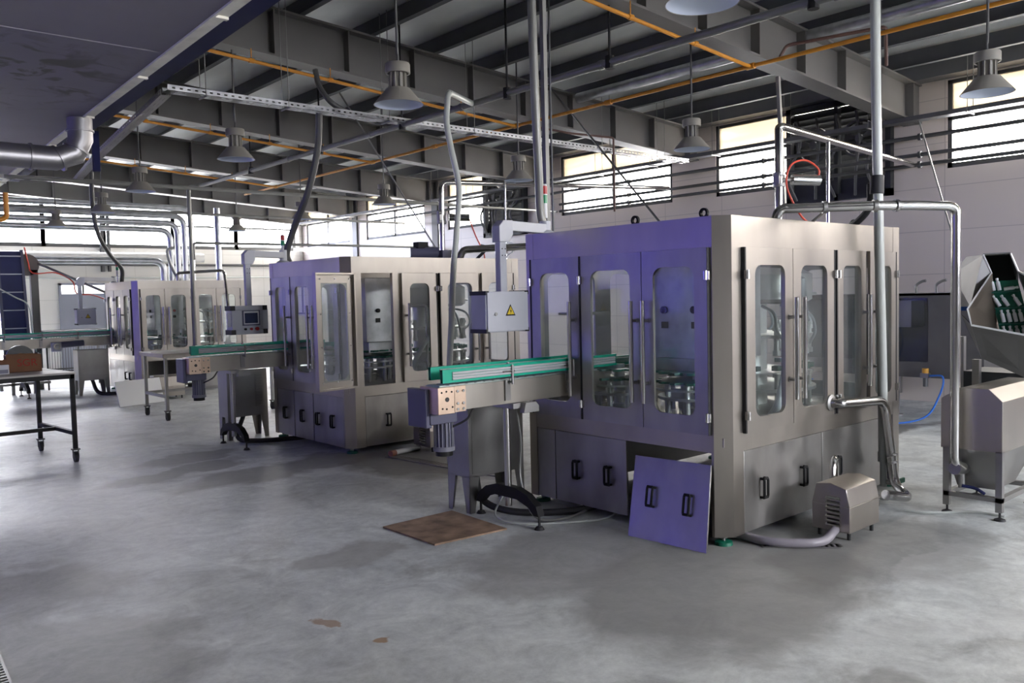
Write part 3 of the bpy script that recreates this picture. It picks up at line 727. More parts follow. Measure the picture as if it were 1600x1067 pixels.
# ================================================================ outfeed conveyors with their stands
def conveyor(label, x0, y0, x1, gb=True, motor=True, zt=1.085, ends=(0,), stand=(4.07,)):
    """runs along X from x0 to x1; y0 is its near side"""
    T = thing('bottle_conveyor', label, 'conveyor', (x0, y0, 0), 0, 'bottle conveyors')
    L_ = x1 - x0; w = 0.20
    f = MB(); f.box(0.22, 0, 0.915, L_, 0.012, zt); f.box(0.22, w - 0.012, 0.915, L_, w, zt)
    for k in range(int(L_ / 0.4)): f.box(0.35 + 0.4 * k, 0.012, 0.95, 0.37 + 0.4 * k, w - 0.012, 0.99)
    f.build('frame', STEEL, T, bevel=0.002)
    b = MB().box(0.03, 0.02, zt - 0.01, L_, w - 0.02, zt + 0.006)
    for k in range(int(L_ / 0.08)): b.box(0.04 + 0.08 * k, 0.025, zt + 0.006, 0.10 + 0.08 * k, w - 0.025, zt + 0.010)
    b.build('chain_belt', BELT, T, smooth=False)
    e_ = MB().box(0, -0.006, 0.90, 0.14, w + 0.006, zt); ep = e_.build('end_block', BRONZE, T, bevel=0.003)
    e2 = MB().box(0.142, -0.004, 0.905, 0.24, w + 0.004, zt).build('end_block', BRONZE, T, bevel=0.002)
    h = MB().lathe([(0.001, -0.004), (0.016, -0.004), (0.016, 0.0), (0.010, 0.001), (0.001, 0.001)], (0.075, -0.006, 1.0), 18, 'y'); h.build('shaft_end', DARKM, ep)
    bl = MB()
    for (x, z) in ((0.03, 1.05), (0.07, 1.055), (0.115, 1.05), (0.035, 0.94), (0.07, 0.935), (0.12, 0.945)): bl.cyl((x, -0.006, z), (x, -0.009, z), 0.007, 8)
    bl.build('bolt', BLACK, ep)
    bl = MB()
    for x in (0.165, 0.215):
        for z in (1.05, 0.965, 0.925): bl.cyl((x, -0.004, z), (x, -0.012, z), 0.010, 10)
    bl.build('bolt', CHROME, e2)
    # green guide rails
    for y in (-0.03, w + 0.02):
        xs = 0.02 if y < 0 else 0.10
        r = MB().box(xs, y, 1.118, L_ + 0.10, y + 0.014, 1.205)
        r.box(xs, y - 0.006, 1.190, L_ + 0.10, y + 0.02, 1.207); r.box(xs, y - 0.006, 1.116, L_ + 0.10, y + 0.02, 1.130); r.box(xs, y - 0.008, 1.116, xs + 0.07, y + 0.02, 1.207)
        rr = r.build('guide_rail', GREEN, T)
        s_ = MB()
        for z in (1.141, 1.160, 1.179): s_.cyl((xs + 0.085, y - 0.003, z), (L_ + 0.08, y - 0.003, z), 0.0088, 8)
        s_.build('rail_strip', SLATB, rr)
    x = 0.62
    while x < L_ + 0.05:
        q = MB().box(x - 0.025, -0.014, 0.94, x + 0.025, -0.001, 1.09); q.cyl((x + 0.02, -0.045, 1.06), (x + 0.02, -0.045, 1.20), 0.010, 8); q.cyl((x + 0.02, -0.045, 1.075), (x, -0.01, 1.075), 0.008, 8)
        q.cyl((x - 0.07, -0.045, 1.155), (x + 0.04, -0.045, 1.155), 0.006, 8)
        q.cyl((x - 0.0, -0.02, 1.207), (x - 0.0, -0.02, 1.22), 0.012, 8)
        q.build('rail_bracket', STEELD, T); x += 0.62
    if motor:
        gm = MB().box(-0.03, 0.10, 0.80, 0.02, 0.32, 1.07); gm.cyl((0.16, 0.16, 0.86), (0.16, 0.16, 0.62), 0.062, 20); gm.box(0.0, 0.09, 0.82, 0.23, 0.25, 0.895)
        g_ = gm.build('gearmotor', GREYBD, T, bevel=0.006)
        fn = MB()
        for k in range(16):
            a = 2 * PI * k / 16; c_, s_ = math.cos(a), math.sin(a)
            fn.box(0.16 + 0.068 * c_ - 0.003, 0.16 + 0.068 * s_ - 0.003, 0.65, 0.16 + 0.068 * c_ + 0.003, 0.16 + 0.068 * s_ + 0.003, 0.82)
        fn.cyl((0.16, 0.16, 0.62), (0.16, 0.16, 0.65), 0.078, 20)
        fn.build('cooling_fins', MOTG, g_)
        MB().cyl((0.16, 0.16, 0.585), (0.16, 0.16, 0.62), 0.062, 20).build('fan_cover', BLACK, g_)
        MB().tube(crv([(0.17, 0.12, 0.78), (0.20, 0.10, 0.79), (0.28, 0.04, 0.84), (0.34, 0.04, 0.915)], 6), 0.008, 8).build('motor_cable', BLACKR, T)
    for sx_ in stand:
        x = sx_ - x0; yc = 0.15
        cl = MB().prism([(-0.05, 0.86), (0.05, 0.86), (0.05, 0.90), (0.035, 0.93), (-0.035, 0.93)], 'y', -0.06, 0.0) if False else MB()
        cl.box(x - 0.08, -0.02, 0.872, x + 0.08, 0.22, 0.912); cl.prism([(x - 0.02, 0.84), (x + 0.13, 0.84), (x + 0.13, 0.885), (x + 0.10, 0.915), (x - 0.0, 0.915)], 'y', -0.07, -0.02)
        cl.build('clamp', STEELD, T, bevel=0.002)
        lg = MB().cyl((x, yc, 0.12), (x, yc, 0.875), 0.027, 18); lg = lg.build('leg', CHROME, T)
        ar = MB()
        prof = [(-0.40, 0.10), (-0.37, 0.17), (-0.26, 0.24), (-0.12, 0.275), (0.12, 0.275), (0.26, 0.24), (0.37, 0.17), (0.40, 0.10), (0.34, 0.10), (0.28, 0.15), (0.14, 0.19), (-0.14, 0.19), (-0.28, 0.15), (-0.34, 0.10)]
        L2 = [(p[0] * 0.9, p[1]) for p in prof]
        for s in range(7):
            A, B = L2[s], L2[s + 1]; C, D = L2[13 - s - 1], L2[13 - s]
            ar.hexa([(x - 0.03, yc + A[0], A[1]), (x - 0.03, yc + B[0], B[1]), (x - 0.03, yc + C[0], C[1]), (x - 0.03, yc + D[0], D[1])],
                    [(x + 0.03, yc + A[0], A[1]), (x + 0.03, yc + B[0], B[1]), (x + 0.03, yc + C[0], C[1]), (x + 0.03, yc + D[0], D[1])])
        a_ = ar.build('stand_foot', BLACK, T)
        for y in (-0.335, 0.335):
            p = MB().cyl((x, yc + y, 0.02), (x, yc + y, 0.11), 0.010, 8); p.cyl((x, yc + y, 0.0), (x, yc + y, 0.022), 0.038, 16, 0.025); p.build('foot_pad', BLACKR, a_)
    return T
conveyor('bottle conveyor with green rails running into the nearest machine', 3.33, 4.60, 5.0)
conveyor('bottle conveyor with green rails beside the touch screen panel', 3.42, 9.42, 5.0, stand=(3.97,))
T = conveyor('long bottle conveyor with green rails, behind the black table', 0.6, 17.75, 5.5, motor=False, stand=(3.42, 1.9))

# small gear drive on the far conveyor
t = thing('gear_drive', 'small blue grey gear drive on the side of the far conveyor', 'motor', (4.0, 17.60, 0))
MB().box(-0.14, 0.02, 0.84, 0.02, 0.14, 1.02).build('gearbox', GREYB, t, bevel=0.01)
MB().lathe([(0.04, 0), (0.06, 0), (0.06, -0.02), (0.04, -0.02), (0.04, 0)], (-0.06, 0.018, 0.94), 20, 'y').build('flange', CHROME, t)
MB().cyl((0.02, 0.08, 0.96), (0.42, 0.08, 0.98), 0.06, 16).build('motor', GREYBD, t)

# ================================================================ electric cabinets on splayed legs
def cabinet(label, x0, x1, y0, y1, z0=0.28, z1=0.86, louv=False):
    t = thing('control_cabinet', label, 'cabinet', (x0, y0, 0), 0, 'floor cabinets beside the conveyors'); w, d = x1 - x0, y1 - y0
    MB().box(0, 0, z0, w, d, z1).build('body', STEELD, t, bevel=0.004)
    for (x, y, sx_, sy) in ((0, 0, 1, 1), (w, 0, -1, 1), (0, d, 1, -1), (w, d, -1, -1)):
        a, b = 0.10, 0.05
        l = MB().hexa([(x, y, 0), (x + sx_ * b, y, 0), (x + sx_ * b, y + sy * 0.004, 0), (x, y + sy * 0.004, 0)],
                      [(x, y, z0 + 0.01), (x + sx_ * a, y, z0 + 0.01), (x + sx_ * a, y + sy * 0.004, z0 + 0.01), (x, y + sy * 0.004, z0 + 0.01)])
        l.hexa([(x, y, 0), (x, y + sy * b, 0), (x + sx_ * 0.004, y + sy * b, 0), (x + sx_ * 0.004, y, 0)],
               [(x, y, z0 + 0.01), (x, y + sy * a, z0 + 0.01), (x + sx_ * 0.004, y + sy * a, z0 + 0.01), (x + sx_ * 0.004, y, z0 + 0.01)])
        l.build('leg', STEELD, t)
    MB().box(0.03, -0.004, z0 + 0.03, w - 0.03, 0.0, z1 - 0.03).build('door', STEELD, t, bevel=0.001)
    if louv:
        l = MB()
        for k in range(12): l.box(w - 0.16, -0.012, z0 + 0.12 + k * 0.035, w - 0.06, -0.004, z0 + 0.13 + k * 0.035)
        l.build('louvre', STEELD, t)
    return t
cabinet('stainless cabinet on splayed legs under the nearest conveyor', 3.99, 4.56, 5.12, 5.40)
cabinet('stainless cabinet with a louvred side under the middle conveyor', 4.08, 4.60, 10.0, 10.28, louv=True)
cabinet('stainless cabinet on splayed legs under the far conveyor', 4.20, 4.74, 17.25, 17.60, z1=0.86)

# ================================================================ control boxes on swan arms
def swan(t, x, y, zt, xe, ye, ztop=2.22, base=2.19):
    a = MB().box(x - 0.032, y - 0.03, zt, x + 0.032, y + 0.03, ztop - 0.06)
    a.prism([(x - 0.045, ztop - 0.12), (x + 0.05, ztop - 0.12), (x + 0.09, ztop - 0.06), (x + 0.09, ztop + 0.045), (x - 0.0, ztop + 0.045), (x - 0.045, ztop)], 'y', y - 0.045, y + 0.045)
    xm = xe
    n = Vector((xe - x, ye - y, 0)).normalized(); s = Vector((-n.y, n.x, 0)) * 0.035
    A = Vector((x, y, ztop - 0.03)) + n * 0.05; B = Vector((xe, ye, ztop - 0.03))
    a.hexa([A - s, A + s, A + s + Vector((0, 0, 0.075)), A - s + Vector((0, 0, 0.075))], [B - s, B + s, B + s + Vector((0, 0, 0.075)), B - s + Vector((0, 0, 0.075))])
    ar = a.build('swan_arm', GREYB, t, bevel=0.004)
    MB().cyl((xe, ye, base), (xe, ye, ztop + 0.07), 0.045, 20).build('arm_joint', GREYB, ar)
    MB().lathe([(0.001, 0), (0.085, 0), (0.08, 0.012), (0.05, 0.03), (0.001, 0.03)], (xe, ye, base), 20).build('arm_base', GREYB, ar)
    p = MB()
    for dz in (0.02, 0.07):
        for dx in (-0.012, 0.018): p.cyl((x + dx, y - 0.031, ztop - 0.24 + dz), (x + dx, y - 0.034, ztop - 0.24 + dz), 0.005, 6)
    p.build('screw', BLACK, ar)
    return ar
def warn_box(label, x0, x1, y0, z0, z1, x, xe, ye, ztop, base):
    t = thing('control_box', label, 'control box', (0, 0, 0), 0, 'boxes hung on swan arms')
    b = MB().box(x0 + 0.005, y0 + 0.02, z0 + 0.005, x1 - 0.005, y0 + 0.19, z1 - 0.005).build('box', GREYB, t, bevel=0.004)
    MB().box(x0 + 0.012, y0 + 0.004, z0 + 0.012, x1 - 0.012, y0 + 0.02, z1 - 0.012).build('door', GREYB, t, bevel=0.002)
    for (xx, zz) in ((x0, z0), (x1 - 0.03, z0), (x0, z1 - 0.03), (x1 - 0.03, z1 - 0.03)): MB().box(xx, y0 + 0.008, zz, xx + 0.03, y0 + 0.20, zz + 0.03).build('corner_cap', BLACKR, b)
    cx, cz, s = (x0 + x1) / 2 + 0.02, (z0 + z1) / 2 + 0.005, 0.048
    tri = lambda q: [(cx - q, cz - q * 0.75), (cx + q, cz - q * 0.75), (cx, cz + q)]
    w = MB().prism(tri(s), 'y', y0 + 0.001, y0 + 0.004).build('warning_sign', BLACK, b, smooth=False)
    MB().prism(tri(s * 0.72), 'y', y0 - 0.0005, y0 + 0.001).build('sign_face', YELLOW, w, smooth=False)
    MB().prism([(cx + 0.006, cz + 0.022), (cx - 0.008, cz - 0.004), (cx, cz - 0.004), (cx - 0.004, cz - 0.024), (cx + 0.009, cz + 0.003), (cx + 0.001, cz + 0.003)], 'y', y0 - 0.0015, y0 - 0.0005).build('bolt_mark', BLACK, w, smooth=False)
    MB().cyl((x0 + 0.085, y0 + 0.004, cz - 0.02), (x0 + 0.085, y0 - 0.008, cz - 0.02), 0.012, 12).build('latch', STEELD, b)
    swan(t, x, y0 + 0.11, z1 - 0.01, xe, ye, ztop, base)
    return t
warn_box('pale control box with warning triangle hung beside the nearest machine', 3.88, 4.30, 4.72, 1.425, 1.735, 4.12, 4.71, 4.96, 2.22, 2.187)
warn_box('pale control box with warning triangle beside the farthest machine', 4.27, 4.62, 17.45, 1.33, 1.65, 4.37, 5.12, 18.0, 2.20, 2.137)
# touch panel
t = thing('touch_panel', 'touch screen operator panel hung above the middle conveyor', 'control panel', (0, 0, 0))
x0, x1, y0, z0, z1 = 3.86, 4.33, 9.28, 1.325, 1.655
bx_ = MB().box(x0 + 0.02, y0, z0 + 0.04, x1 - 0.08, y0 + 0.16, z1 - 0.04); bx_.box(x0 + 0.04, y0 - 0.012, z0 + 0.0, x1 - 0.06, y0 + 0.15, z0 + 0.05); bx_.box(x0 + 0.04, y0 - 0.012, z1 - 0.05, x1 - 0.06, y0 + 0.15, z1)
bx_.box(x1 - 0.08, y0 + 0.01, z0 + 0.045, x1 - 0.01, y0 + 0.15, z1 - 0.045); bx_.box(x0 - 0.02, y0 + 0.03, z0 + 0.09, x0 + 0.02, y0 + 0.05, z1 - 0.08)
b = bx_.build('box', GREYB, t, bevel=0.004)
for xx in (x0 + 0.0, x1 - 0.085):
    for zz in (z0, z1 - 0.055): MB().box(xx, y0 - 0.016, zz, xx + 0.055, y0 + 0.155, zz + 0.055).build('corner_cap', BLACKR, b)
sc = MB().box(4.0, y0 - 0.012, 1.425, 4.21, y0, 1.60).build('screen_bezel', GREYBD, b)
MB().box(4.015, y0 - 0.015, 1.44, 4.195, y0 - 0.012, 1.59).build('screen_border', WHITEP, sc, smooth=False)
MB().box(4.025, y0 - 0.017, 1.452, 4.18, y0 - 0.015, 1.57).build('screen', SCREEN, sc, smooth=False)
for (xx, m_, r) in ((4.03, BLACK, 0.013), (4.10, RED, 0.015), (4.17, RED, 0.021)): MB().cyl((xx, y0, 1.385), (xx, y0 - 0.025, 1.385), r, 16).build('button', m_, b)
swan(t, 4.12, y0 + 0.09, z1 - 0.01, 4.70, 9.62, 2.25, 2.162)

# ================================================================ signal towers
def signal(label, x, y, z, h=0.36):
    t = thing('signal_tower', label, 'signal light', (x, y, z), 0, 'signal towers')
    MB().cyl((0, 0, 0), (0, 0, h * 0.35), 0.012, 12).build('pole', CHROME, t)
    MB().cyl((0, 0, h * 0.33), (0, 0, h * 0.62), 0.024, 18).build('base_module', WHITEP, t)
    MB().cyl((0, 0, h * 0.62), (0, 0, h * 0.78), 0.0255, 18).build('green_lens', GREENL, t)
    MB().cyl((0, 0, h * 0.80), (0, 0, h * 0.96), 0.0255, 18).build('red_lens', RED, t)
    c_ = MB().cyl((0, 0, h * 0.78), (0, 0, h * 0.80), 0.0265, 18); c_.cyl((0, 0, h * 0.96), (0, 0, h), 0.0255, 18, 0.018); c_.build('cap', WHITEP, t)
signal('red and green signal tower on the nearest machine', 4.745, 5.0, 2.186, 0.41)
signal('red and green signal tower on the middle machine', 4.76, 9.74, 2.161, 0.36)
signal('red and green signal tower on the farthest machine', 5.12, 17.75, 2.136, 0.40)

# ================================================================ louvred pump housings
def pump(label, x0, y0, x1, y1, h=0.36):
    t = thing('pump_housing', label, 'pump', (x0, y0, 0), 0, 'louvred pump housings'); w, d = x1 - x0, y1 - y0
    b = MB().hexa([(0, 0, 0.055), (w, 0, 0.055), (w, d, 0.055), (0, d, 0.055)], [(0, -0.0, 0.23), (w, -0.0, 0.23), (w, d, 0.23), (0, d, 0.23)])
    b.prism([(0, 0.23), (d, 0.23), (d - 0.03, h + 0.015), (d * 0.5, h + 0.03), (0.025, h)], 'x', 0, w)
    bd = b.build('housing', STEEL, t, bevel=0.003)
    l = MB()
    for k in range(7):
        z = 0.095 + 0.030 * k; l.hexa([(-0.016, d * 0.24, z), (-0.016, d * 0.62, z), (0.001, d * 0.62, z - 0.004), (0.001, d * 0.24, z - 0.004)], [(-0.002, d * 0.26, z + 0.016), (-0.002, d * 0.60, z + 0.016), (0.001, d * 0.60, z + 0.017), (0.001, d * 0.26, z + 0.017)])
    l.build('louvre', CHROME, bd)
    for (x, y) in ((0.05, 0.03), (w - 0.05, 0.03), (0.05, d - 0.03), (w - 0.05, d - 0.03)): MB().cyl((x, y, 0), (x, y, 0.06), 0.014, 8).build('foot', DARKM, t)
    v = MB().lathe([(0.001, 0), (0.12, 0), (0.12, 0.02), (0.05, 0.05), (0.001, 0.055)], (w, d * 0.45, 0.20), 24, 'x'); v.build('volute', CHROME, t)
    v = MB().cyl((w + 0.03, d * 0.45, 0.2), (w + 0.10, d * 0.45, 0.2), 0.035, 16); v.build('inlet', CHROME, t)
    return t
pump('louvred stainless pump housing in front of the nearest machine', 5.30, 2.70, 5.72, 2.97, 0.35)
pump('louvred stainless pump housing at the corner of the middle machine', 5.30, 7.48, 5.74, 7.80, 0.36)
pump('low stainless pump housing behind the roller table legs', 4.95, 15.25, 5.45, 15.6, 0.40)

# loose cover panels leaning on things
def lean(label, p0, p1, q0, q1, grips, m=STEELP):
    t = thing('cover_panel', label, 'panel', tuple(p0), 0, 'loose cover panels')
    P0, P1, Q0, Q1 = [Vector(v) - Vector(p0) for v in (p0, p1, q0, q1)]
    U = (P1 - P0); V = (Q0 - P0); N = V.cross(U).normalized() if True else None
    if N.x > 0: N = -N
    b = MB().hexa([P0, P1, Q1, Q0], [P0 - N * 0.015, P1 - N * 0.015, Q1 - N * 0.015, Q0 - N * 0.015])
    b.build('sheet', m, t, bevel=0.002)
    for (a, c) in grips:
        C = P0 + U * a + V * c; v = V.normalized(); u = U.normalized()
        for s in (-0.022, 0.022):
            pts = [C + u * s - v * 0.065, C + u * s - v * 0.065 + N * 0.032, C + u * s + v * 0.065 + N * 0.032, C + u * s + v * 0.065]
            g = MB().tube(fil(pts, 0.02, 3), 0.009, 8)
            if s > 0:
                g.cyl(pts[1] - u * 0.044, pts[1], 0.010, 8); g.cyl(pts[2] - u * 0.044, pts[2], 0.010, 8)
            g.build('grip', BLACK, t)
lean('loose stainless panel with two grips leaning on the nearest machine', (4.40, 3.86, 0.0), (4.44, 3.23, 0.0), (4.575, 3.93, 0.535), (4.60, 3.30, 0.545), ((0.27, 0.52), (0.75, 0.5)))
lean('bright loose panel with slots leaning on the low pump housing', (4.17, 14.70, 0), (4.98, 14.96, 0), (4.18, 14.98, 0.40), (5.0, 15.24, 0.40), ((0.2, 0.5), (0.78, 0.5)), mat('panel_painted_reflection', (0.88, 0.9, 0.92), 0.5, 0.25))  # near-white colour paints the window's reflection onto the steel sheet

# rusty plate on the floor
t = MB().hexa([(3.29, 5.28, 0.001), (3.30, 4.64, 0.001), (3.90, 4.58, 0.001), (3.93, 5.28, 0.001)], [(3.29, 5.28, 0.013), (3.30, 4.64, 0.013), (3.90, 4.58, 0.013), (3.93, 5.28, 0.013)]).build('floor_plate', RUST, smooth=False)
tag(t, 'rusty brown metal plate lying on the floor under the nearest conveyor', 'plate')

#BODY2
# ================================================================ high bay lamps on a grid
def lamp(x, y, zrim, label):
    t = thing('high_bay_lamp', label, 'ceiling lamp', (x, y, zrim), 0, 'high bay lamps')
    MB().lathe([(0.085, 0.135), (0.10, 0.135), (0.212, 0.0), (0.208, 0.0), (0.098, 0.130), (0.085, 0.130)], (0, 0, 0), 40).build('shade', LAMPG, t)
    MB().lathe([(0.205, 0.001), (0.097, 0.126), (0.001, 0.128)], (0, 0, 0), 40).build('reflector', LAMPW, t)
    MB().lathe([(0.001, 0.06), (0.025, 0.065), (0.03, 0.09), (0.02, 0.127)], (0, 0, 0), 16).build('bulb', WHITEP, t)
    n = MB().cyl((0, 0, 0.13), (0, 0, 0.285), 0.055, 20)
    for k in range(10):
        a = 2 * PI * k / 10; c_, s_ = math.cos(a), math.sin(a)
        n.hexa([(0.05 * c_ - 0.003 * s_, 0.05 * s_ + 0.003 * c_, 0.14), (0.076 * c_ - 0.003 * s_, 0.076 * s_ + 0.003 * c_, 0.14), (0.076 * c_ + 0.003 * s_, 0.076 * s_ - 0.003 * c_, 0.14), (0.05 * c_ + 0.003 * s_, 0.05 * s_ - 0.003 * c_, 0.14)],
               [(0.05 * c_ - 0.003 * s_, 0.05 * s_ + 0.003 * c_, 0.28), (0.076 * c_ - 0.003 * s_, 0.076 * s_ + 0.003 * c_, 0.28), (0.076 * c_ + 0.003 * s_, 0.076 * s_ - 0.003 * c_, 0.28), (0.05 * c_ + 0.003 * s_, 0.05 * s_ - 0.003 * c_, 0.28)])
    n.build('finned_neck', LAMPG, t)
    MB().lathe([(0.09, 0.26), (0.105, 0.262), (0.105, 0.335), (0.098, 0.345), (0.001, 0.345), ], (0, 0, 0), 32).build('ballast_drum', LAMPG, t)
    zt = roofz(x) + 0.805 - zrim
    MB().tube(crv([(0, 0, 0.34), (0.012, 0.01, 0.42), (0.0, 0, 0.6), (0, 0, zt)], 5), 0.011, 8).build('cable', PIPED, t)
    return t
L1 = lamp(4.05, 6.03, 3.33, 'grey high bay lamp, largest one hanging left of the long grey pipe')
names1 = {2.93: 'grey high bay lamp cut off by the top edge above the nearest rafter', 9.38: 'grey high bay lamp second nearest in the left row', 12.75: 'grey high bay lamp third nearest in the left row',
          15.95: 'grey high bay lamp fourth nearest in the left row, against the back pipes', 19.2: 'grey high bay lamp at the far end of the left row'}
names2 = {2.79: 'grey high bay lamp in front of the rightmost wall window', 5.99: 'grey high bay lamp above the nearest machine, between two wall windows', 9.0: 'grey high bay lamp behind the vertical conduits of the nearest machine',
          12.53: 'grey high bay lamp above the middle machine, before a side window', 15.6: 'grey high bay lamp in front of the last side window', 18.75: 'grey high bay lamp at the far end of the right row, against the back windows'}
def lamp_copy(x, y, z, lab):
    c = copy_tree(L1); c.location = (x, y, z); c['label'] = lab
for y, lab in names1.items(): lamp_copy(4.05 if y < 14 else 4.4, y, 3.33, lab)
for y, lab in names2.items(): lamp_copy(8.05 if y > 4 else 7.9, y, 3.33, lab)

# ================================================================ overhead pipes
def fit(mb, p, r=0.035): mb.ball(p, r, 10)
MAINX = 8.2
def exm(mb):
    for y in (5.3, 9.2, 13.1, 17.0, 2.0, 7.4, 11.2): mb.cyl((MAINX, y - 0.05, 4.15), (MAINX, y + 0.05, 4.15), 0.034, 12)
pipe('gas_pipe', 'long orange gas pipe running down the hall under the rafters', [(MAINX, -5.5, 4.15), (MAINX, 18.6, 4.15)], 0.022, ORANGE, extra=exm, group='orange gas pipes')
for y, x0, lab in ((5.3, 3.2, 'orange branch pipe under the nearest rafter'), (9.2, 3.2, 'orange branch pipe under the second rafter'), (13.1, 3.3, 'orange branch pipe under the third rafter'), (17.0, 3.4, 'orange branch pipe under the fourth rafter')):
    z0, z1 = roofz(x0) - 0.12, 4.15
    def exb(mb, y=y, x0=x0, z0=z0):
        for k in range(1, 5):
            x = x0 + (MAINX - x0) * k / 5; z = z0 + (4.15 - z0) * k / 5; mb.cyl((x - 0.03, y, z), (x + 0.03, y, z), 0.028, 10); mb.cyl((x, y, z), (x, y + 0.0, roofz(x) + 0.01), 0.006, 6)
    pipe('gas_pipe', lab, [(x0, y, z0), (MAINX - 0.1, y, z1), (MAINX, y, z1)], 0.02, ORANGE, extra=exb, group='orange gas pipes')
# orange upright at the far left
pipe('gas_pipe', 'short orange upright pipe with an elbow at the far left edge', [(2.20, 12.0, 3.12), (2.20, 12.0, 2.80), (1.9, 12.0, 2.74)], 0.03, ORANGE, fr=0.06, group='orange gas pipes')

def exg(mb):
    for y in (3.2, 5.6, 7.8, 9.8, 12.2): mb.cyl((6.12, y - 0.03, 3.9), (6.12, y + 0.03, 3.9), 0.045, 12)
pipe('conduit_pipe', 'long grey conduit pipe crossing the whole ceiling diagonally in the photo', [(6.12, -4.0, 3.9), (6.12, 15.9, 3.9), (5.95, 16.0, 3.9), (5.95, 16.0, 0.0)], 0.036, PIPEG, fr=0.12, extra=exg)
# rods that carry it
for i, (x, y) in enumerate([(6.12, 5.5), (6.12, 7.0), (6.12, 9.05), (6.12, 11.2), (6.12, 13.6), (6.12, 3.4)]):
    r = MB().cyl((x, y, 3.9), (x, y, roofz(x) + 0.805), 0.012, 8); r.cyl((x, y, 3.84), (x, y, 3.96), 0.045, 10)
    tag(r.build('hanger_rod', BLACK), 'thin black rod holding the long grey conduit, %s from the camera' % ['third', 'fourth', 'fifth', 'sixth', 'seventh', 'second'][i], 'rod', 'black hanger rods')
# pale pipe bending down from it in front of the middle machine
pipe('flexible_pipe', 'pale pipe bending down from the ceiling conduit in front of the middle machine',
     crv(fil([(6.12, 7.6, 3.9), (5.40, 7.12, 3.84), (5.36, 7.1, 3.5)], 0.10) + [(5.38, 7.05, 3.2), (5.42, 7.0, 2.83), (5.36, 6.98, 2.4), (5.28, 6.95, 1.98), (5.22, 6.92, 1.5), (5.15, 6.9, 0.9), (5.13, 6.9, 0.4), (5.13, 6.9, 0.0)], 4), 0.031, PIPEW, n=14)
# tall pale pole in front of the nearest machine
def exp_(mb):
    mb.cyl((6.60, 3.08, 0.30), (6.60, 3.08, 0.38), 0.042, 14); mb.ball((6.66, 3.06, 0.27), 0.06, 14); mb.cyl((6.60, 3.08, 0.10), (6.60, 3.08, 0.30), 0.026, 12)
    mb.cyl((6.60, 3.08, 0.0), (6.60, 3.08, 0.02), 0.06, 16)
pl = pipe('standing_pole', 'tall pale pole from the ceiling standing before the nearest machine', crv([(6.46, 3.08, 4.85), (6.47, 3.08, 3.4), (6.52, 3.08, 2.2), (6.58, 3.08, 1.0), (6.60, 3.08, 0.34)], 6), 0.037, PIPEW, n=18, extra=exp_)
MB().cyl((6.487, 3.08, 2.42), (6.492, 3.08, 2.56), 0.052, 16).build('black_tape', BLACKR, pl)
MB().tube(crv([(6.49, 3.13, 2.5), (6.60, 3.2, 2.32), (6.80, 3.45, 2.20), (6.95, 3.5, 2.25)], 6), 0.028, 10).build('black_sleeve', BLACKR, pl)
vv = MB().cyl((6.60, 3.05, 0.14), (6.60, 2.97, 0.14), 0.022, 10); vv.build('valve_body', STEELD, pl)
MB().box(6.53, 2.95, 0.135, 6.70, 2.97, 0.175).build('valve_handle', GREENF, pl, bevel=0.006)

# dark flexible conduits dropping onto the machines
pipe('flexible_conduit', 'thick grey flexible conduit dropping onto the nearest machine', crv([(4.56, 4.9, 5.1), (4.56, 4.9, 4.0), (4.575, 4.9, 3.2), (4.64, 4.95, 2.7), (4.70, 5.0, 2.35), (4.76, 4.98, 2.19)], 8), 0.034, PIPEG, n=12)
pipe('conduit_post', 'straight grey square post beside the signal tower of the nearest machine', [(4.83, 5.06, 2.19), (4.83, 5.06, 4.55)], 0.028, PIPEG, n=4)
pipe('flexible_conduit', 'dark flexible conduits dropping onto the middle machine', crv([(4.95, 9.05, 3.92), (4.99, 9.2, 3.5), (4.92, 9.35, 3.0), (4.85, 9.6, 2.6), (4.80, 9.72, 2.3), (4.83, 9.72, 2.165)], 8), 0.04, PIPED, n=10)
pipe('flexible_conduit', 'short dark conduit bend between the cable tray and the second rafter', crv([(5.0, 9.2, 4.45), (5.02, 9.15, 4.25), (5.12, 9.05, 4.05), (5.35, 9.0, 3.93)], 8), 0.034, PIPED, n=10)
pipe('flexible_conduit', 'long dark conduits sagging down onto the farthest machine', crv([(4.40, 16.5, 4.1), (4.42, 16.6, 3.5), (4.55, 16.8, 3.0), (4.85, 17.2, 2.65), (5.10, 17.4, 2.4), (5.12, 17.5, 2.14)], 8), 0.04, PIPED, n=10)
pipe('flexible_conduit', 'pale conduit bend on top of the farthest machine', crv([(6.1, 17.0, 2.15), (5.98, 17.0, 2.3), (5.88, 17.0, 2.55), (5.86, 17.0, 2.75), (5.98, 17.0, 2.8)], 6), 0.03, PIPEW, n=8)
# silver duct under the roof
pipe('air_duct', 'round silver duct under the roof sheets near the side wall', [(9.5, -4.0, 4.72), (9.5, 9.2, 4.72)], 0.075, GALV, n=20, cat='duct')
# insulated duct at the left coming out of the soffit
def seam(mb):
    for x in (2.1, 1.2, 0.3): mb.cyl((x - 0.01, 10.1, 3.29), (x + 0.01, 10.1, 3.29), 0.143, 20)
    mb.cyl((2.60, 10.1, 3.60), (2.60, 10.1, 3.62), 0.143, 20)
    for p in [(2.36, 3.29, 2.38, 3.30), (2.55, 3.39, 2.56, 3.41)]: mb.cyl((p[0], 10.1, p[1]), (p[2], 10.1, p[3]), 0.145, 20)
pipe('insulated_duct', 'fat silver insulated duct bending up into the soffit at the left', [(-5.9, 10.1, 3.29), (2.35, 10.1, 3.29), (2.53, 10.1, 3.36), (2.60, 10.1, 3.52), (2.60, 10.1, 3.745)], 0.128, mat('silver_insulation', (0.36, 0.355, 0.37), 0.42, 0.9, var=0.1, scale=4), n=24, cat='duct', extra=seam)

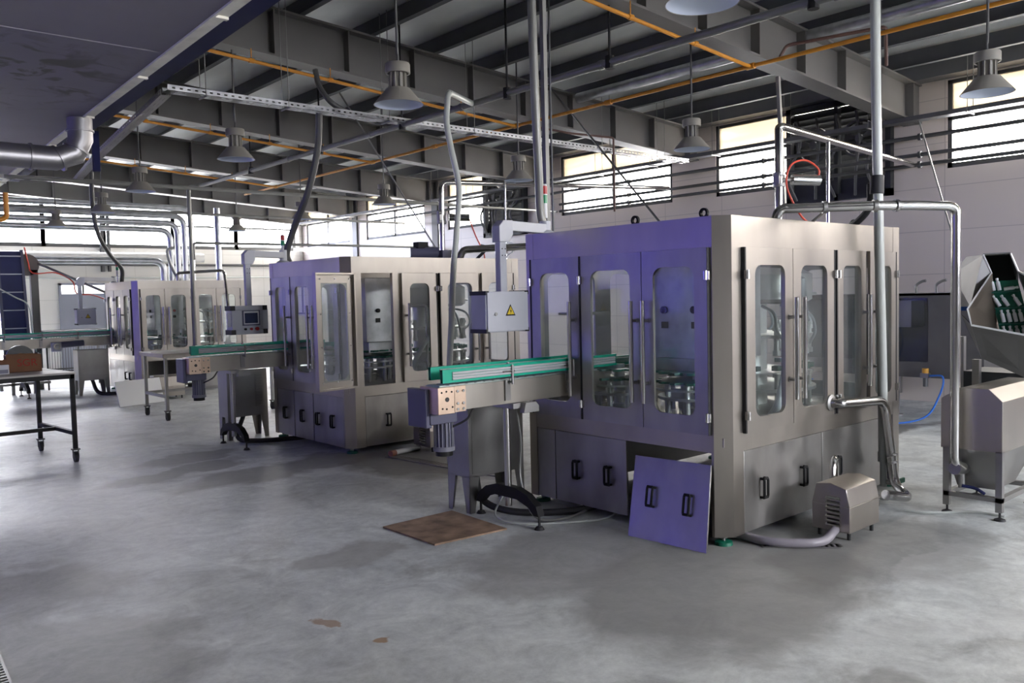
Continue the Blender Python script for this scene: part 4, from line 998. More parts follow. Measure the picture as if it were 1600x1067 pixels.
# pipes against the far wall, each bending down to the floor
for (z, x, lab) in ((3.87, 7.27, 'highest and rightmost of the nested galvanised pipes before the back windows'), (3.68, 7.11, 'second highest of the nested galvanised pipes before the back windows'), (3.52, 6.95, 'third of the nested galvanised pipes before the back windows'),
                    (3.36, 6.79, 'fourth of the nested galvanised pipes before the back windows'), (2.66, 6.62, 'lowest galvanised pipe along the back wall, bending down')):
    pipe('galvanised_pipe', lab, [(-2.0 if z > 3 else 4.0, 19.5, z), (x, 19.5, z), (x, 19.5, 0.0)], 0.062 if z > 3 else 0.075, GALV, n=14, fr=0.25, group='nested galvanised pipes')
pipe('wall_duct', 'long white insulated pipe with joints under the back windows', [(-2.0, 24.1, 2.98), (9.3, 24.1, 2.98)], 0.13, mat('white_insulation', (0.62, 0.61, 0.58), 0.6, var=0.1), n=14, cat='duct',
     extra=lambda mb: [mb.cyl((x, 24.1, 2.98), (x + 0.03, 24.1, 2.98), 0.137, 14) for x in [k * 0.62 for k in range(-2, 15)]] and None)
pipe('wall_pipe', 'thin pale pipe running low along the back wall', [(3.4, 24.3, 2.43), (12.4, 24.3, 2.43)], 0.02, PIPEW, n=8)
pipe('wall_pipe', 'dark beam pipe below the white insulated pipe on the back wall', [(-2.0, 24.3, 2.79), (12.4, 24.3, 2.79)], 0.035, PIPED, n=8)
for (y, z, x0, x1, r, lab) in ((14.2, 3.62, 2.6, 12.3, 0.028, 'thin grey pipe crossing the hall before the far lamps'), (15.0, 3.75, 3.2, 12.3, 0.02, 'thin upper pipe crossing the hall before the far lamps'), (18.2, 3.62, 2.0, 12.3, 0.03, 'far thin grey pipe crossing under the fourth rafter'),
                              (12.9, 3.45, 8.3, 12.6, 0.022, 'short grey pipe crossing to the side wall behind the signal tower')):
    pipe('cross_pipe', lab, [(x0, y, z), (x1, y, z)], r, PIPEG, n=10, group='grey cross pipes')
# uprights before the back wall
pipe('upright_pipe', 'pale upright pipe right of the nested galvanised pipes', [(7.85, 19.4, 0.0), (7.85, 19.4, 3.9)], 0.07, GALV, n=14)
pipe('branch_pipe', 'pale pipe with a bend leading right from the nested pipes to the side wall', [(6.6, 17.6, 2.60), (6.6, 17.6, 2.95), (12.6, 17.6, 2.98)], 0.03, PIPEG, n=10, fr=0.08)
pipe('branch_pipe', 'pale pipe rising from the farthest machine and running right', [(6.0, 16.9, 2.14), (6.0, 16.9, 2.30), (6.75, 16.6, 2.34), (6.78, 16.5, 2.30), (6.78, 16.3, 1.2)], 0.03, CHROME, n=10, fr=0.05)

# pipes along the right wall
for (z, r, lab) in ((3.80, 0.03, 'upper dark pipe along the side wall, just under the cable tray'), (3.55, 0.028, 'middle dark pipe along the side wall windows'), (3.41, 0.028, 'lower dark pipe along the side wall windows')):
    pipe('wall_pipe', lab, [(12.3, -3.0, z), (12.3, 12.5 if z < 3.7 else 20.0, z)], r, PIPED, n=10, group='dark pipes along the side wall',
         extra=lambda mb, z=z: [mb.cyl((12.3, y, z), (12.3, y + 0.04, z), 0.05, 10) for y in (1.5, 5.2, 7.7, 10.6)] and None)

# ================================================================ perforated cable trays
def tray(name, label, segs, w=0.16, h=0.06, hang=True, gr='perforated cable trays', slots=True, col=None):
    t = thing(name, label, 'cable tray', (0, 0, 0), 0, gr)
    b = MB()
    for (A, B) in segs:
        A, B = Vector(A), Vector(B); d = (B - A); L_ = d.length; d.normalize(); s = Vector((-d.y, d.x, 0)).normalized(); up = s.cross(d) * -1
        if up.z < 0: up = -up
        def pt(l, u, v): return A + d * l + s * u + up * v
        n = max(1, int(L_ / 0.2))
        # bottom with slots left open
        if slots:
            for k in range(n):
                l0, l1 = L_ * k / n, L_ * (k + 1) / n
                b.hexa([pt(l0, -w / 2, 0), pt(l0 + 0.10, -w / 2, 0), pt(l0 + 0.10, w / 2, 0), pt(l0, w / 2, 0)], [pt(l0, -w / 2, 0.003), pt(l0 + 0.10, -w / 2, 0.003), pt(l0 + 0.10, w / 2, 0.003), pt(l0, w / 2, 0.003)])
            for u0, u1 in ((-w / 2, -w / 2 + 0.03), (w / 2 - 0.03, w / 2), (-0.015, 0.015)):
                b.hexa([pt(0, u0, 0), pt(L_, u0, 0), pt(L_, u1, 0), pt(0, u1, 0)], [pt(0, u0, 0.003), pt(L_, u0, 0.003), pt(L_, u1, 0.003), pt(0, u1, 0.003)])
            for sgn in (-1, 1):     # side flanges as two strips with posts, the gaps are the slots
                u = sgn * w / 2
                for v0, v1 in ((0, h * 0.36), (h * 0.64, h)):
                    b.hexa([pt(0, u, v0), pt(L_, u, v0), pt(L_, u + 0.003, v0), pt(0, u + 0.003, v0)], [pt(0, u, v1), pt(L_, u, v1), pt(L_, u + 0.003, v1), pt(0, u + 0.003, v1)])
                m2 = max(1, int(L_ / 0.075))
                for k in range(m2):
                    l0 = L_ * k / m2; l1 = l0 + 0.045
                    b.hexa([pt(l0, u, h * 0.36), pt(l1, u, h * 0.36), pt(l1, u + 0.003, h * 0.36), pt(l0, u + 0.003, h * 0.36)], [pt(l0, u, h * 0.64), pt(l1, u, h * 0.64), pt(l1, u + 0.003, h * 0.64), pt(l0, u + 0.003, h * 0.64)])
        else:
            b.hexa([pt(0, -w / 2, 0), pt(L_, -w / 2, 0), pt(L_, w / 2, 0), pt(0, w / 2, 0)], [pt(0, -w / 2, h), pt(L_, -w / 2, h), pt(L_, w / 2, h), pt(0, w / 2, h)])
        if hang:
            k = 0.4
            while k < L_:
                hs = MB()
                for u in (-w / 2, w / 2):
                    p = pt(k, u, 0); hs.cyl((p.x, p.y, p.z - 0.01), (p.x, p.y, roofz(p.x) + 0.80), 0.005, 6)
                p0, p1 = pt(k, -w / 2 - 0.03, -0.01), pt(k, w / 2 + 0.03, -0.01); hs.cyl(p0, p1, 0.01, 6); hs.build('hanger', PIPEG, t)
                k += 1.35
    b.build('channel', col or GALV, t, smooth=False)
    return t
tray('cable_tray', 'perforated cable tray crossing the hall under the second rafter', [((3.15, 9.0, 3.9), (4.1, 9.0, 3.9)), ((4.1, 9.0, 3.9), (11.9, 9.0, 3.9))])
tray('cable_tray', 'perforated cable tray at the left, running back below the navy beam', [((3.16, 9.0, 3.86), (3.28, 11.74, 3.66)), ((3.28, 11.74, 3.66), (3.69, 14.68, 3.66)), ((3.69, 14.68, 3.66), (1.17, 14.91, 3.66))], w=0.10, hang=False, col=mat('pale_tray', (0.52, 0.50, 0.46), 0.5, 0.3))
tray('cable_tray', 'long dark cable tray along the side wall across the windows', [((12.15, -4.0, 4.0), (12.15, 24.0, 4.0))], w=0.2, h=0.06, slots=False, col=PIPED)

# fan units filling half of two wall openings
def fanunit(label, y0, y1, z0=3.05, z1=4.58):
    t = thing('ventilation_unit', label, 'ventilation unit', (0, 0, 0), 0, 'dark ventilation units')
    c_ = MB(); x0, x1 = XW - 0.12, XW + 0.18
    c_.box(XW + 0.0, y0, Z0 + 0.02, x1, y1, z1) if False else None
    for (a0, a1, b0, b1) in ((y0, y1, z0, z0 + 0.10), (y0, y1, z1 - 0.08, z1), (y0, y0 + 0.08, z0, z1), (y1 - 0.08, y1, z0, z1), ((y0 + y1) / 2 - 0.03, (y0 + y1) / 2 + 0.03, z0, z1)):
        c_.box(x0, a0, b0, XW - 0.005, a1, b1)
    c_.box(XW - 0.02, y0, z0, XW - 0.01, y1, Z0 + 0.02)
    c_.build('housing', DARKM, t)
    l = MB(); k = Z0 + 0.05
    while k < z1 - 0.1:
        l.hexa([(XW + 0.0, y0 + 0.05, k - 0.02), (XW + 0.0, y1 - 0.05, k - 0.02), (XW + 0.045, y1 - 0.05, k + 0.098), (XW + 0.045, y0 + 0.05, k + 0.098)], [(XW + 0.006, y0 + 0.05, k - 0.02), (XW + 0.006, y1 - 0.05, k - 0.02), (XW + 0.051, y1 - 0.05, k + 0.098), (XW + 0.051, y0 + 0.05, k + 0.098)])
        k += 0.092
    l.build('louvre', DARKM, t, smooth=False)
    for yc in ((y0 * 0.72 + y1 * 0.28), (y0 * 0.28 + y1 * 0.72)):
        f = MB().lathe([(0.25, 0), (0.28, 0), (0.28, 0.06), (0.25, 0.06), (0.25, 0)], (x0 - 0.03, yc, 3.95), 28, 'x'); f.cyl((x0 - 0.02, yc, 3.95), (x0 + 0.04, yc, 3.95), 0.06, 14)
        for k in range(5):
            a = 2 * PI * k / 5; c2, s2 = math.cos(a), math.sin(a); c3, s3 = math.cos(a + 0.5), math.sin(a + 0.5)
            f.hexa([(x0, yc + 0.05 * c2, 3.95 + 0.05 * s2), (x0, yc + 0.24 * c2, 3.95 + 0.24 * s2), (x0 + 0.03, yc + 0.24 * c3, 3.95 + 0.24 * s3), (x0 + 0.03, yc + 0.05 * c3, 3.95 + 0.05 * s3)],
                   [(x0 + 0.006, yc + 0.05 * c2, 3.95 + 0.05 * s2), (x0 + 0.006, yc + 0.24 * c2, 3.95 + 0.24 * s2), (x0 + 0.036, yc + 0.24 * c3, 3.95 + 0.24 * s3), (x0 + 0.036, yc + 0.05 * c3, 3.95 + 0.05 * s3)])
        f.build('fan', PIPED, t)
    p = MB()
    for k in range(5):
        y = y0 + 0.2 + (y1 - y0 - 0.4) * k / 4; p.tube(crv([(XW - 0.15, y, z0 + 0.05), (XW - 0.28, y + 0.08 * (-1) ** k, z0 + 0.45), (XW - 0.22, y - 0.1, z0 + 0.9), (XW - 0.12, y, z1 - 0.2)], 5), 0.022, 8)
    p.build('hose', PIPED, t)
fanunit('dark ventilation unit in the wall opening above the nearest machine', 5.72, 7.42)
fanunit('dark ventilation unit in the wall opening behind the signal tower', 13.82, 15.24)

# ================================================================ process pipes over the machines
t = thing('steel_pipework', 'tall polished pipe riser with a side valve over the nearest machine', 'pipework', (0, 0, 0), 0, 'polished pipe risers')
rx, ry = 7.02, 4.25
MB().tube(fil([(rx, ry, 2.18), (rx, ry, 3.18), (rx + 0.03, ry - 0.02, 3.19), (12.2, 5.28, 3.41)], 0.09), 0.036, 16).build('main_pipe', CHROME, t)
v = MB().box(rx - 0.05, ry - 0.03, 2.66, rx + 0.05, ry + 0.03, 2.75); v.cyl((rx, ry, 2.64), (rx, ry, 2.67), 0.055, 14); v.cyl((rx, ry, 2.74), (rx, ry, 2.77), 0.055, 14); v.cyl((rx, ry, 2.705), (rx + 0.12, ry - 0.09, 2.705), 0.018, 8)
v.build('valve', STEELD, t)
MB().cyl((rx + 0.10, ry - 0.075, 2.705), (rx + 0.31, ry - 0.23, 2.695), 0.05, 18).build('actuator', CHROME, t)
MB().tube(crv([(rx + 0.30, ry - 0.22, 2.70), (rx + 0.31, ry - 0.22, 2.80), (rx + 0.20, ry - 0.15, 2.88), (rx + 0.03, ry - 0.1, 2.82), (rx - 0.03, ry - 0.1, 2.62), (rx + 0.05, ry - 0.2, 2.35), (rx + 0.14, ry - 0.3, 2.26)], 7), 0.009, 8).build('air_hose', REDH, t)
MB().tube(crv([(rx + 0.05, ry - 0.3, 2.24), (rx + 0.12, ry - 0.33, 2.20), (rx + 0.2, ry - 0.32, 2.25), (rx + 0.12, ry - 0.3, 2.29), (rx + 0.05, ry - 0.32, 2.22)], 6), 0.014, 8).build('hose_coil', BLACKR, t)
MB().cyl((6.93, 3.72, 2.18), (6.93, 3.72, 2.96), 0.016, 12).build('support_rod', CHROME, t)
# pipe from the top of the nearest machine over and down to the hooded unit
t = thing('steel_pipework', 'polished pipe leading over from the nearest machine down to the hooded unit', 'pipework', (0, 0, 0), 0)
MB().tube(fil([(5.66, 3.42, 2.18), (5.49, 3.22, 2.27), (5.90, 2.80, 2.27), (6.12, 2.34, 2.27), (6.40, 2.46, 2.20), (6.40, 2.46, 0.42), (6.46, 2.42, 0.36)], 0.08) if False else
           fil([(5.40, 3.30, 2.185), (5.42, 3.28, 2.27), (5.87, 2.80, 2.27), (6.15, 2.63, 2.27), (6.41, 2.465, 2.262), (6.41, 2.465, 0.40), (6.50, 2.44, 0.36)], 0.07), 0.034, 16).build('main_pipe', CHROME, t)
for p, q in (((5.62, 3.06, 2.27), (5.64, 3.04, 2.27)), ((5.86, 2.81, 2.27), (5.88, 2.79, 2.27)), ((6.0, 2.72, 2.27), (6.02, 2.71, 2.27))): MB().cyl(p, q, 0.044, 16).build('clamp', STEELD, t)
MB().cyl((5.78, 3.23, 2.185), (5.64, 3.04, 2.25), 0.012, 8).build('support_rod', CHROME, t)
vv = MB().cyl((6.40, 2.465, 0.36), (6.56, 2.46, 0.34), 0.045, 14); vv.cyl((6.52, 2.46, 0.34), (6.52, 2.46, 0.20), 0.022, 10); vv.build('valve', STEELD, t)
MB().tube(crv([(6.50, 2.45, 0.22), (6.56, 2.38, 0.20), (6.60, 2.33, 0.16)], 5), 0.012, 8).build('valve_lever', NAVY, t)
# elbow pipe from the machine front down to the pump
t = thing('steel_pipework', 'bent polished pipe from the front of the nearest machine to its pump', 'pipework', (0, 0, 0), 0)
MB().tube(fil([(5.93, 3.17, 0.835), (5.93, 3.09, 0.835), (6.56, 3.05, 0.80), (6.56, 2.97, 0.12), (6.45, 2.80, 0.08), (6.1, 2.83, 0.16)], 0.11), 0.036, 16).build('main_pipe', CHROME, t)
fg = MB().lathe([(0.001, 0.0), (0.062, 0.0), (0.062, -0.012), (0.038, -0.02)], (5.93, 3.17, 0.835), 20, 'y'); fg.build('flange', STEELD, t)
for zz in (0.30, 0.36): MB().cyl((6.56, 2.99, zz), (6.56, 2.995, zz + 0.015), 0.046, 16).build('clamp', STEELD, t)
# soft pipe at the floor
pipe('drain_hose', 'grey soft hose lying on the floor below the nearest machine', crv([(5.30, 2.80, 0.07), (5.1, 2.78, 0.035), (4.95, 2.88, 0.033), (4.85, 3.05, 0.033), (4.86, 3.3, 0.035)], 8), 0.03, mat('grey_hose', (0.30, 0.28, 0.31), 0.35), n=12, cat='hose')
# coil hose on top of the near pump
pipe('braided_hose', 'shiny braided hose arching up behind the near pump housing', crv([(5.62, 2.99, 0.18), (5.64, 3.0, 0.36), (5.70, 3.02, 0.46), (5.78, 3.05, 0.42), (5.80, 3.06, 0.20), (5.80, 3.06, 0.06)], 8), 0.022, CHROME, n=10, cat='hose')

# pipework over the middle machine
t = thing('steel_pipework', 'polished pipework with a riser and valve on top of the middle machine', 'pipework', (0, 0, 0), 0, 'polished pipe risers')
ax, ay = 6.74, 9.10
MB().tube(fil([(ax, ay, 2.16), (ax, ay, 3.22), (ax + 0.25, ay + 0.0, 3.24), (12.2, 9.6, 3.56)], 0.1), 0.036, 14).build('main_pipe', CHROME, t)
v = MB().box(ax - 0.05, ay - 0.03, 2.72, ax + 0.05, ay + 0.03, 2.80); v.cyl((ax - 0.06, ay, 2.70), (ax + 0.06, ay, 2.70), 0.03, 12); v.cyl((ax - 0.06, ay, 2.82), (ax + 0.06, ay, 2.82), 0.03, 12); v.build('valve', STEELD, t)
MB().cyl((ax + 0.08, ay - 0.06, 2.76), (ax + 0.30, ay - 0.22, 2.75), 0.05, 16).build('actuator', CHROME, t)
MB().tube(crv([(ax + 0.30, ay - 0.22, 2.73), (ax + 0.36, ay - 0.27, 2.5), (ax + 0.44, ay - 0.32, 2.3), (ax + 0.46, ay - 0.33, 2.16)], 6), 0.009, 8).build('air_hose', REDH, t)
MB().cyl((7.35, 8.5, 2.16), (7.35, 8.5, 3.2), 0.014, 10).build('support_rod', CHROME, t)
t = thing('steel_pipework', 'thick polished pipe lying over the middle machine and bending down behind it', 'pipework', (0, 0, 0), 0)
MB().tube(fil([(6.52, 8.45, 2.16), (6.55, 8.42, 2.29), (7.15, 7.95, 2.31), (7.60, 7.40, 2.33), (7.68, 7.45, 2.2), (7.68, 7.45, 0.3)], 0.09), 0.045, 14).build('main_pipe', CHROME, t)
MB().tube(crv([(6.95, 8.1, 2.33), (7.05, 8.05, 2.36), (7.08, 8.03, 2.28), (6.98, 8.1, 2.17)], 6), 0.012, 8).build('white_hose', WHITEP, t)
MB().tube(crv([(6.75, 8.3, 2.34), (6.80, 8.25, 2.30), (6.72, 8.35, 2.17)], 5), 0.02, 8).build('black_hose', BLACKR, t)
t = thing('top_motor', 'small dark motor sitting on top of the middle machine', 'motor', (6.15, 9.0, 2.17))
m_ = MB().cyl((0, 0, 0.10), (0.32, -0.18, 0.10), 0.075, 16); m_.box(0.28, -0.32, 0.0, 0.52, -0.1, 0.13); m_.build('motor_body', GREYBD, t)
MB().box(0.05, -0.12, 0.16, 0.2, 0.0, 0.24).build('terminal_box', BLACK, t)
# small black knobs on the top edge of the nearest machine
for (y, lab) in ((4.02, 'black round eye bolt on the top edge of the nearest machine, left one'), (3.42, 'black round eye bolt on the top edge of the nearest machine, right one')):
    k = MB().lathe([(0.02, -0.01), (0.035, -0.01), (0.035, 0.01), (0.02, 0.01), (0.02, -0.01)], (4.72, y, 2.22), 16, 'x'); k.cyl((4.72, y, 2.186), (4.72, y, 2.20), 0.015, 10)
    tag(k.build('eye_bolt', BLACK), lab, 'bolt')
# thin rods behind the nearest machine
pipe('thin_rod', 'thin straight rod hanging behind the top of the nearest machine', [(6.0, 6.2, 2.1), (6.0, 6.2, 5.24)], 0.012, PIPED, n=6)
pipe('slanted_rod', 'thin slanted rod from the second rafter down behind the nearest machine', [(8.6, 9.2, 5.03), (8.1, 6.1, 2.1)], 0.014, PIPED, n=6)
pipe('slanted_cable', 'thin slanted cable from the side wall down behind the standing pole', [(12.2, 5.2, 4.05), (11.0, 4.1, 1.7)], 0.012, PIPEG, n=6)
pipe('slanted_cable', 'thin cable running down at the right edge before the wall', [(10.7, 2.6, 4.88), (9.3, 2.75, 2.0)], 0.012, PIPEG, n=6)
pipe('slanted_rod', 'thin slanted rod from the third rafter down behind the middle machine', [(6.9, 12.08, 5.13), (8.3, 11.0, 2.1)], 0.014, PIPEG, n=6)
pipe('drop_pipe', 'grey square drop pipe ending beside the first side window', [(8.75, 5.3, 4.12), (8.78, 5.25, 2.68)], 0.028, PIPEG, n=4)
pipe('drop_pipe', 'dark drop pipe behind the tall pale pole', [(8.8, 4.15, 5.07), (8.8, 4.15, 1.6)], 0.02, PIPED, n=8)
pipe('rusty_pipe', 'rusty brown pipe loop beside the orange gas pipe over the nearest rafter', [(8.30, 5.0, 4.20), (8.35, 4.95, 4.32), (8.62, 4.0, 4.33), (8.85, 4.1, 4.0)], 0.018, RUSTP, n=8, fr=0.04)
pipe('rusty_pipe', 'dark red pipe piece under the second rafter', [(8.3, 8.9, 4.1), (8.7, 8.6, 4.0), (9.4, 8.4, 3.98), (9.4, 8.4, 2.9)], 0.016, RUSTP, n=8, fr=0.04)

# ================================================================ hooded stainless unit at the right
t = thing('hooded_unit', 'stainless hooded box standing on four square legs at the right edge', 'machine', (6.5, 2.18, 0))
prof = [(0.0, 0.49), (0.42, 0.49), (0.42, 0.86), (0.28, 0.945), (0.09, 0.945), (0.0, 0.86)]
b = MB().prism(prof, 'x', 0, 0.95).build('hood', STEEL, t, bevel=0.003)
for (x, y) in ((0.02, 0.02), (0.02, 0.38), (0.70, 0.04), (0.70, 0.42)):
    l = MB().box(x - 0.02, y - 0.02, 0.06, x + 0.025, y + 0.025, 0.5).build('leg', STEELD, t)
    f = MB().cyl((x, y, 0.01), (x, y, 0.07), 0.008, 8); f.lathe([(0.001, 0), (0.04, 0), (0.036, 0.012), (0.012, 0.022), (0.001, 0.022)], (x, y, 0), 18); f.build('foot', BLACKR, l)
r = MB().box(0, 0.0, 0.13, 0.04, 0.40, 0.165); r.box(0, 0.0, 0.13, 0.72, 0.04, 0.165); r.box(0.68, 0.0, 0.13, 0.72, 0.42, 0.165); r.box(0, 0.36, 0.13, 0.72, 0.40, 0.165); r.build('brace', STEELD, t)
h = MB().hexa([(0.1, 0.08, 0.2), (0.5, 0.08, 0.2), (0.5, 0.34, 0.2), (0.1, 0.34, 0.2)], [(0.02, 0.03, 0.49), (0.9, 0.03, 0.49), (0.9, 0.40, 0.49), (0.02, 0.40, 0.49)]); h.build('hopper', STEELD, t)
MB().cyl((0.16, 0.2, 0.22), (0.16, 0.2, 0.49), 0.05, 16).build('outlet_pipe', CHROME, t)
pipe('floor_hose', 'thin pale hose lying on the floor towards the hooded unit', crv([(6.30, 2.78, 0.012), (6.34, 2.66, 0.012), (6.44, 2.55, 0.012), (6.60, 2.42, 0.012), (6.62, 2.2, 0.012)], 6), 0.010, PIPEW, n=6, cat='hose')

# ================================================================ windowed cabinet near the side wall
CABG = mat('dull_grey_cabinet', (0.13, 0.125, 0.12), 0.55, 0.4, var=0.1)
t = thing('windowed_cabinet', 'low stainless cabinet with a dusty window standing before the side wall', 'cabinet', (11.0, 3.9, 0))
b = MB()
plate(b, (0.0, 2.6, 0.52, 1.6), (0.66, 2.45, 0.72, 1.54), 0.03, 0.02, lambda u, d, z: (d, u, z))
b.box(0.02, 0, 0.52, 1.0, 0.03, 1.6); b.box(0.02, 2.57, 0.52, 1.0, 2.6, 1.6); b.box(0.02, 0, 0.52, 1.0, 2.6, 0.56); b.box(0, 0, 1.57, 1.0, 2.6, 1.60); b.box(0.97, 0, 0.52, 1.0, 2.6, 1.6)
b = b.build('body', CABG, t)
MB().box(0.008, 0.64, 0.70, 0.012, 2.47, 1.56).build('window_pane', GLASS, b, smooth=False)
MB().box(0.3, 1.0, 1.15, 0.7, 1.6, 1.5).build('inner_box', STEEL, b)
for (x, y) in ((0.05, 0.05), (0.05, 1.05), (0.05, 2.5), (0.93, 0.05), (0.93, 2.5)):
    l = MB().box(x - 0.03, y - 0.03, 0.30, x + 0.03, y + 0.03, 0.52); l.cyl((x, y, 0.02), (x, y, 0.3), 0.013, 8); l.cyl((x, y, 0), (x, y, 0.02), 0.05, 14); l.build('leg', STEELD, t)
MB().box(0.02, 1.05, 0.28, 0.08, 2.5, 0.34).build('rail', STEELD, t)
for y in (0.6, 0.85, 1.2): MB().tube(crv([(0.1, y, 1.6), (0.1, y, 1.70), (0.1, y - 0.07, 1.75), (0.1, y - 0.12, 1.76)], 4), 0.018, 8).build('clip', STEELD, t)
t = thing('air_regulator', 'small air regulator with orange knob and blue hose on the low cabinet', 'regulator', (10.9, 4.55, 0.42))
MB().cyl((0, 0, 0), (0, 0, 0.12), 0.03, 12).build('bowl', PIPED, t)
MB().box(-0.04, -0.05, 0.11, 0.04, 0.05, 0.17).build('body', STEELD, t)
MB().cyl((0, 0, 0.17), (0, 0, 0.23), 0.04, 14).build('knob', YELLOWB, t)
MB().tube(crv([(0, -0.05, 0.14), (-0.02, -0.22, 0.13), (-0.08, -0.2, -0.1), (-0.3, -0.1, -0.36), (-0.7, 0.25, -0.41), (-0.9, 0.8, -0.3), (-0.8, 1.1, 0.1)], 8), 0.012, 8).build('hose', BLUEH, t)
pipe('air_hose', 'thin blue air hose hanging before the window of the low cabinet', crv([(10.95, 5.05, 1.38), (10.93, 4.98, 1.2), (10.93, 4.92, 1.0), (10.95, 4.95, 0.8), (10.95, 5.05, 0.7)], 6), 0.012, BLUEH, n=6, cat='hose')

# ================================================================ bottle elevator at the right edge
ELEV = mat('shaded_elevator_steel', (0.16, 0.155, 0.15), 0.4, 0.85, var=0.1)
t = thing('bottle_elevator', 'stainless bottle elevator with green cleated belt behind the hooded unit', 'machine', (0, 0, 0))
Q = lambda pts, th, nm, m_, par=t: MB().slab(pts, th).build(nm, m_, par, smooth=False)
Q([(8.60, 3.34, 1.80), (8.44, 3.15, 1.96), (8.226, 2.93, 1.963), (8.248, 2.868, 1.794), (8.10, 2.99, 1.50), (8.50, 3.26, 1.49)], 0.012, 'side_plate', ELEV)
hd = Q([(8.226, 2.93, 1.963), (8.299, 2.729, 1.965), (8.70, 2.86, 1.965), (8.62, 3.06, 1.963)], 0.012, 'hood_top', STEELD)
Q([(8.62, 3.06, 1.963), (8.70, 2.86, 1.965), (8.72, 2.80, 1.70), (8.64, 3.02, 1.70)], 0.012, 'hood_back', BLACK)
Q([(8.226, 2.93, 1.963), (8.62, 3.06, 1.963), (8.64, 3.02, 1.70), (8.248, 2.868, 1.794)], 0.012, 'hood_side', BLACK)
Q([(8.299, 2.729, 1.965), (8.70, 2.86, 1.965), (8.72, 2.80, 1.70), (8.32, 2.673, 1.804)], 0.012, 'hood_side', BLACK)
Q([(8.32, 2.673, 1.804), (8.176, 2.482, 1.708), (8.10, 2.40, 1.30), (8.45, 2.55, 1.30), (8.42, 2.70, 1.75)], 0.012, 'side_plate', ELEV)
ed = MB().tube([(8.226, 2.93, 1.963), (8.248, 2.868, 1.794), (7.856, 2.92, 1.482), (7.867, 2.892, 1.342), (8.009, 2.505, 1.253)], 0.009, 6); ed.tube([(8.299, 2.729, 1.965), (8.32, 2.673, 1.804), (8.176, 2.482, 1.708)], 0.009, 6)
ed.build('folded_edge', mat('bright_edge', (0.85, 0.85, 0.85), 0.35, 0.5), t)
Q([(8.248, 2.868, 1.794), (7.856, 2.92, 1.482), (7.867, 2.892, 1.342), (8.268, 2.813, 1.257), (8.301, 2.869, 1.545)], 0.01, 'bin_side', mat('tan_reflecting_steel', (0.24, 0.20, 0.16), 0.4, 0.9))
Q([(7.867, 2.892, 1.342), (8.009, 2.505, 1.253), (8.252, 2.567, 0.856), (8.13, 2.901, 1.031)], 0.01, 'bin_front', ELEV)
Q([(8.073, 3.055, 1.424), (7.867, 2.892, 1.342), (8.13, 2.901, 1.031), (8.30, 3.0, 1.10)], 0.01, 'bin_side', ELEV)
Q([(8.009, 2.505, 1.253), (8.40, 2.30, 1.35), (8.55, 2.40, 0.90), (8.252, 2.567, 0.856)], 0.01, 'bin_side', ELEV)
B0, B1, B2, B3 = Vector((8.285, 2.912, 1.72)), Vector((8.366, 2.692, 1.73)), Vector((8.312, 2.549, 1.214)), Vector((8.231, 2.769, 1.202))
bl = Q([B0, B1, B2, B3], 0.02, 'cleated_belt', GREENF)
U = (B1 - B0).normalized(); V = (B3 - B0).normalized(); Nn = U.cross(V).normalized(); Nn = Nn if Nn.x < 0 else -Nn
for k in range(4):
    s = 0.10 + 0.148 * k; p = B0 + V * s
    MB().hexa([p, p + U * 0.232, p + U * 0.232 + Nn * 0.055 + V * 0.012, p + Nn * 0.055 + V * 0.012], [q + V * 0.010 for q in (p, p + U * 0.232, p + U * 0.232 + Nn * 0.055 + V * 0.012, p + Nn * 0.055 + V * 0.012)]).build('cleat', GREEND, bl, smooth=False)
for x, y in ((8.15, 2.95), (8.6, 3.25), (8.35, 2.45), (8.8, 2.7)):
    MB().box(x - 0.03, y - 0.03, 0.0, x + 0.03, y + 0.03, 1.2 if x > 8.2 else 1.02).build('leg', STEELD, t)
MB().box(8.25, 2.6, 0.45, 8.75, 3.1, 0.9).build('drive_housing', DARKM, t)
MB().box(8.5, 3.1, 1.45, 8.56, 3.22, 1.62).build('blue_guard', mat('blue_plastic', (0.02, 0.10, 0.42), 0.4), t)
BOT = None
def bottle(p, ax_, lab):
    global BOT
    if BOT is None:
        BOT = MB().lathe([(0.001, 0), (0.015, 0), (0.017, 0.004), (0.017, 0.075), (0.009, 0.088), (0.009, 0.094), (0.0125, 0.095), (0.0125, 0.112), (0.001, 0.114)], (0, 0, 0), 14).build('bottle', WHITEP)
        o_ = BOT
    else: o_ = BOT.copy(); COL.objects.link(o_)
    q = Vector((0, 0, 1)).rotation_difference(ax_.normalized()); o_.rotation_mode = 'QUATERNION'; o_.rotation_quaternion = q; o_.location = p
    tag(o_, lab, 'bottle', 'white bottles on the cleated belt')
on = ['first', 'second', 'third', 'fourth', 'fifth']
for k, us in enumerate([(0.03, 0.075), (0.045, 0.11, 0.20), (0.045, 0.095, 0.14, 0.185), (0.03, 0.08, 0.13, 0.18, 0.225)]):
    for j, u in enumerate(us):
        p = B0 + V * (0.10 + 0.148 * k - 0.006) + U * u + Nn * 0.028
        a_ = -V + (U * -0.35 if k == 1 else U * 0.0) + Nn * 0.15
        bottle(p, a_, 'white plastic bottle, %s from the left on the %s cleat from the top' % (on[j], on[k]))
p = B0 + V * 0.085 + U * 0.11 + Nn * 0.03
bottle(p, U - V * 0.1, 'white plastic bottle lying flat on the topmost cleat')

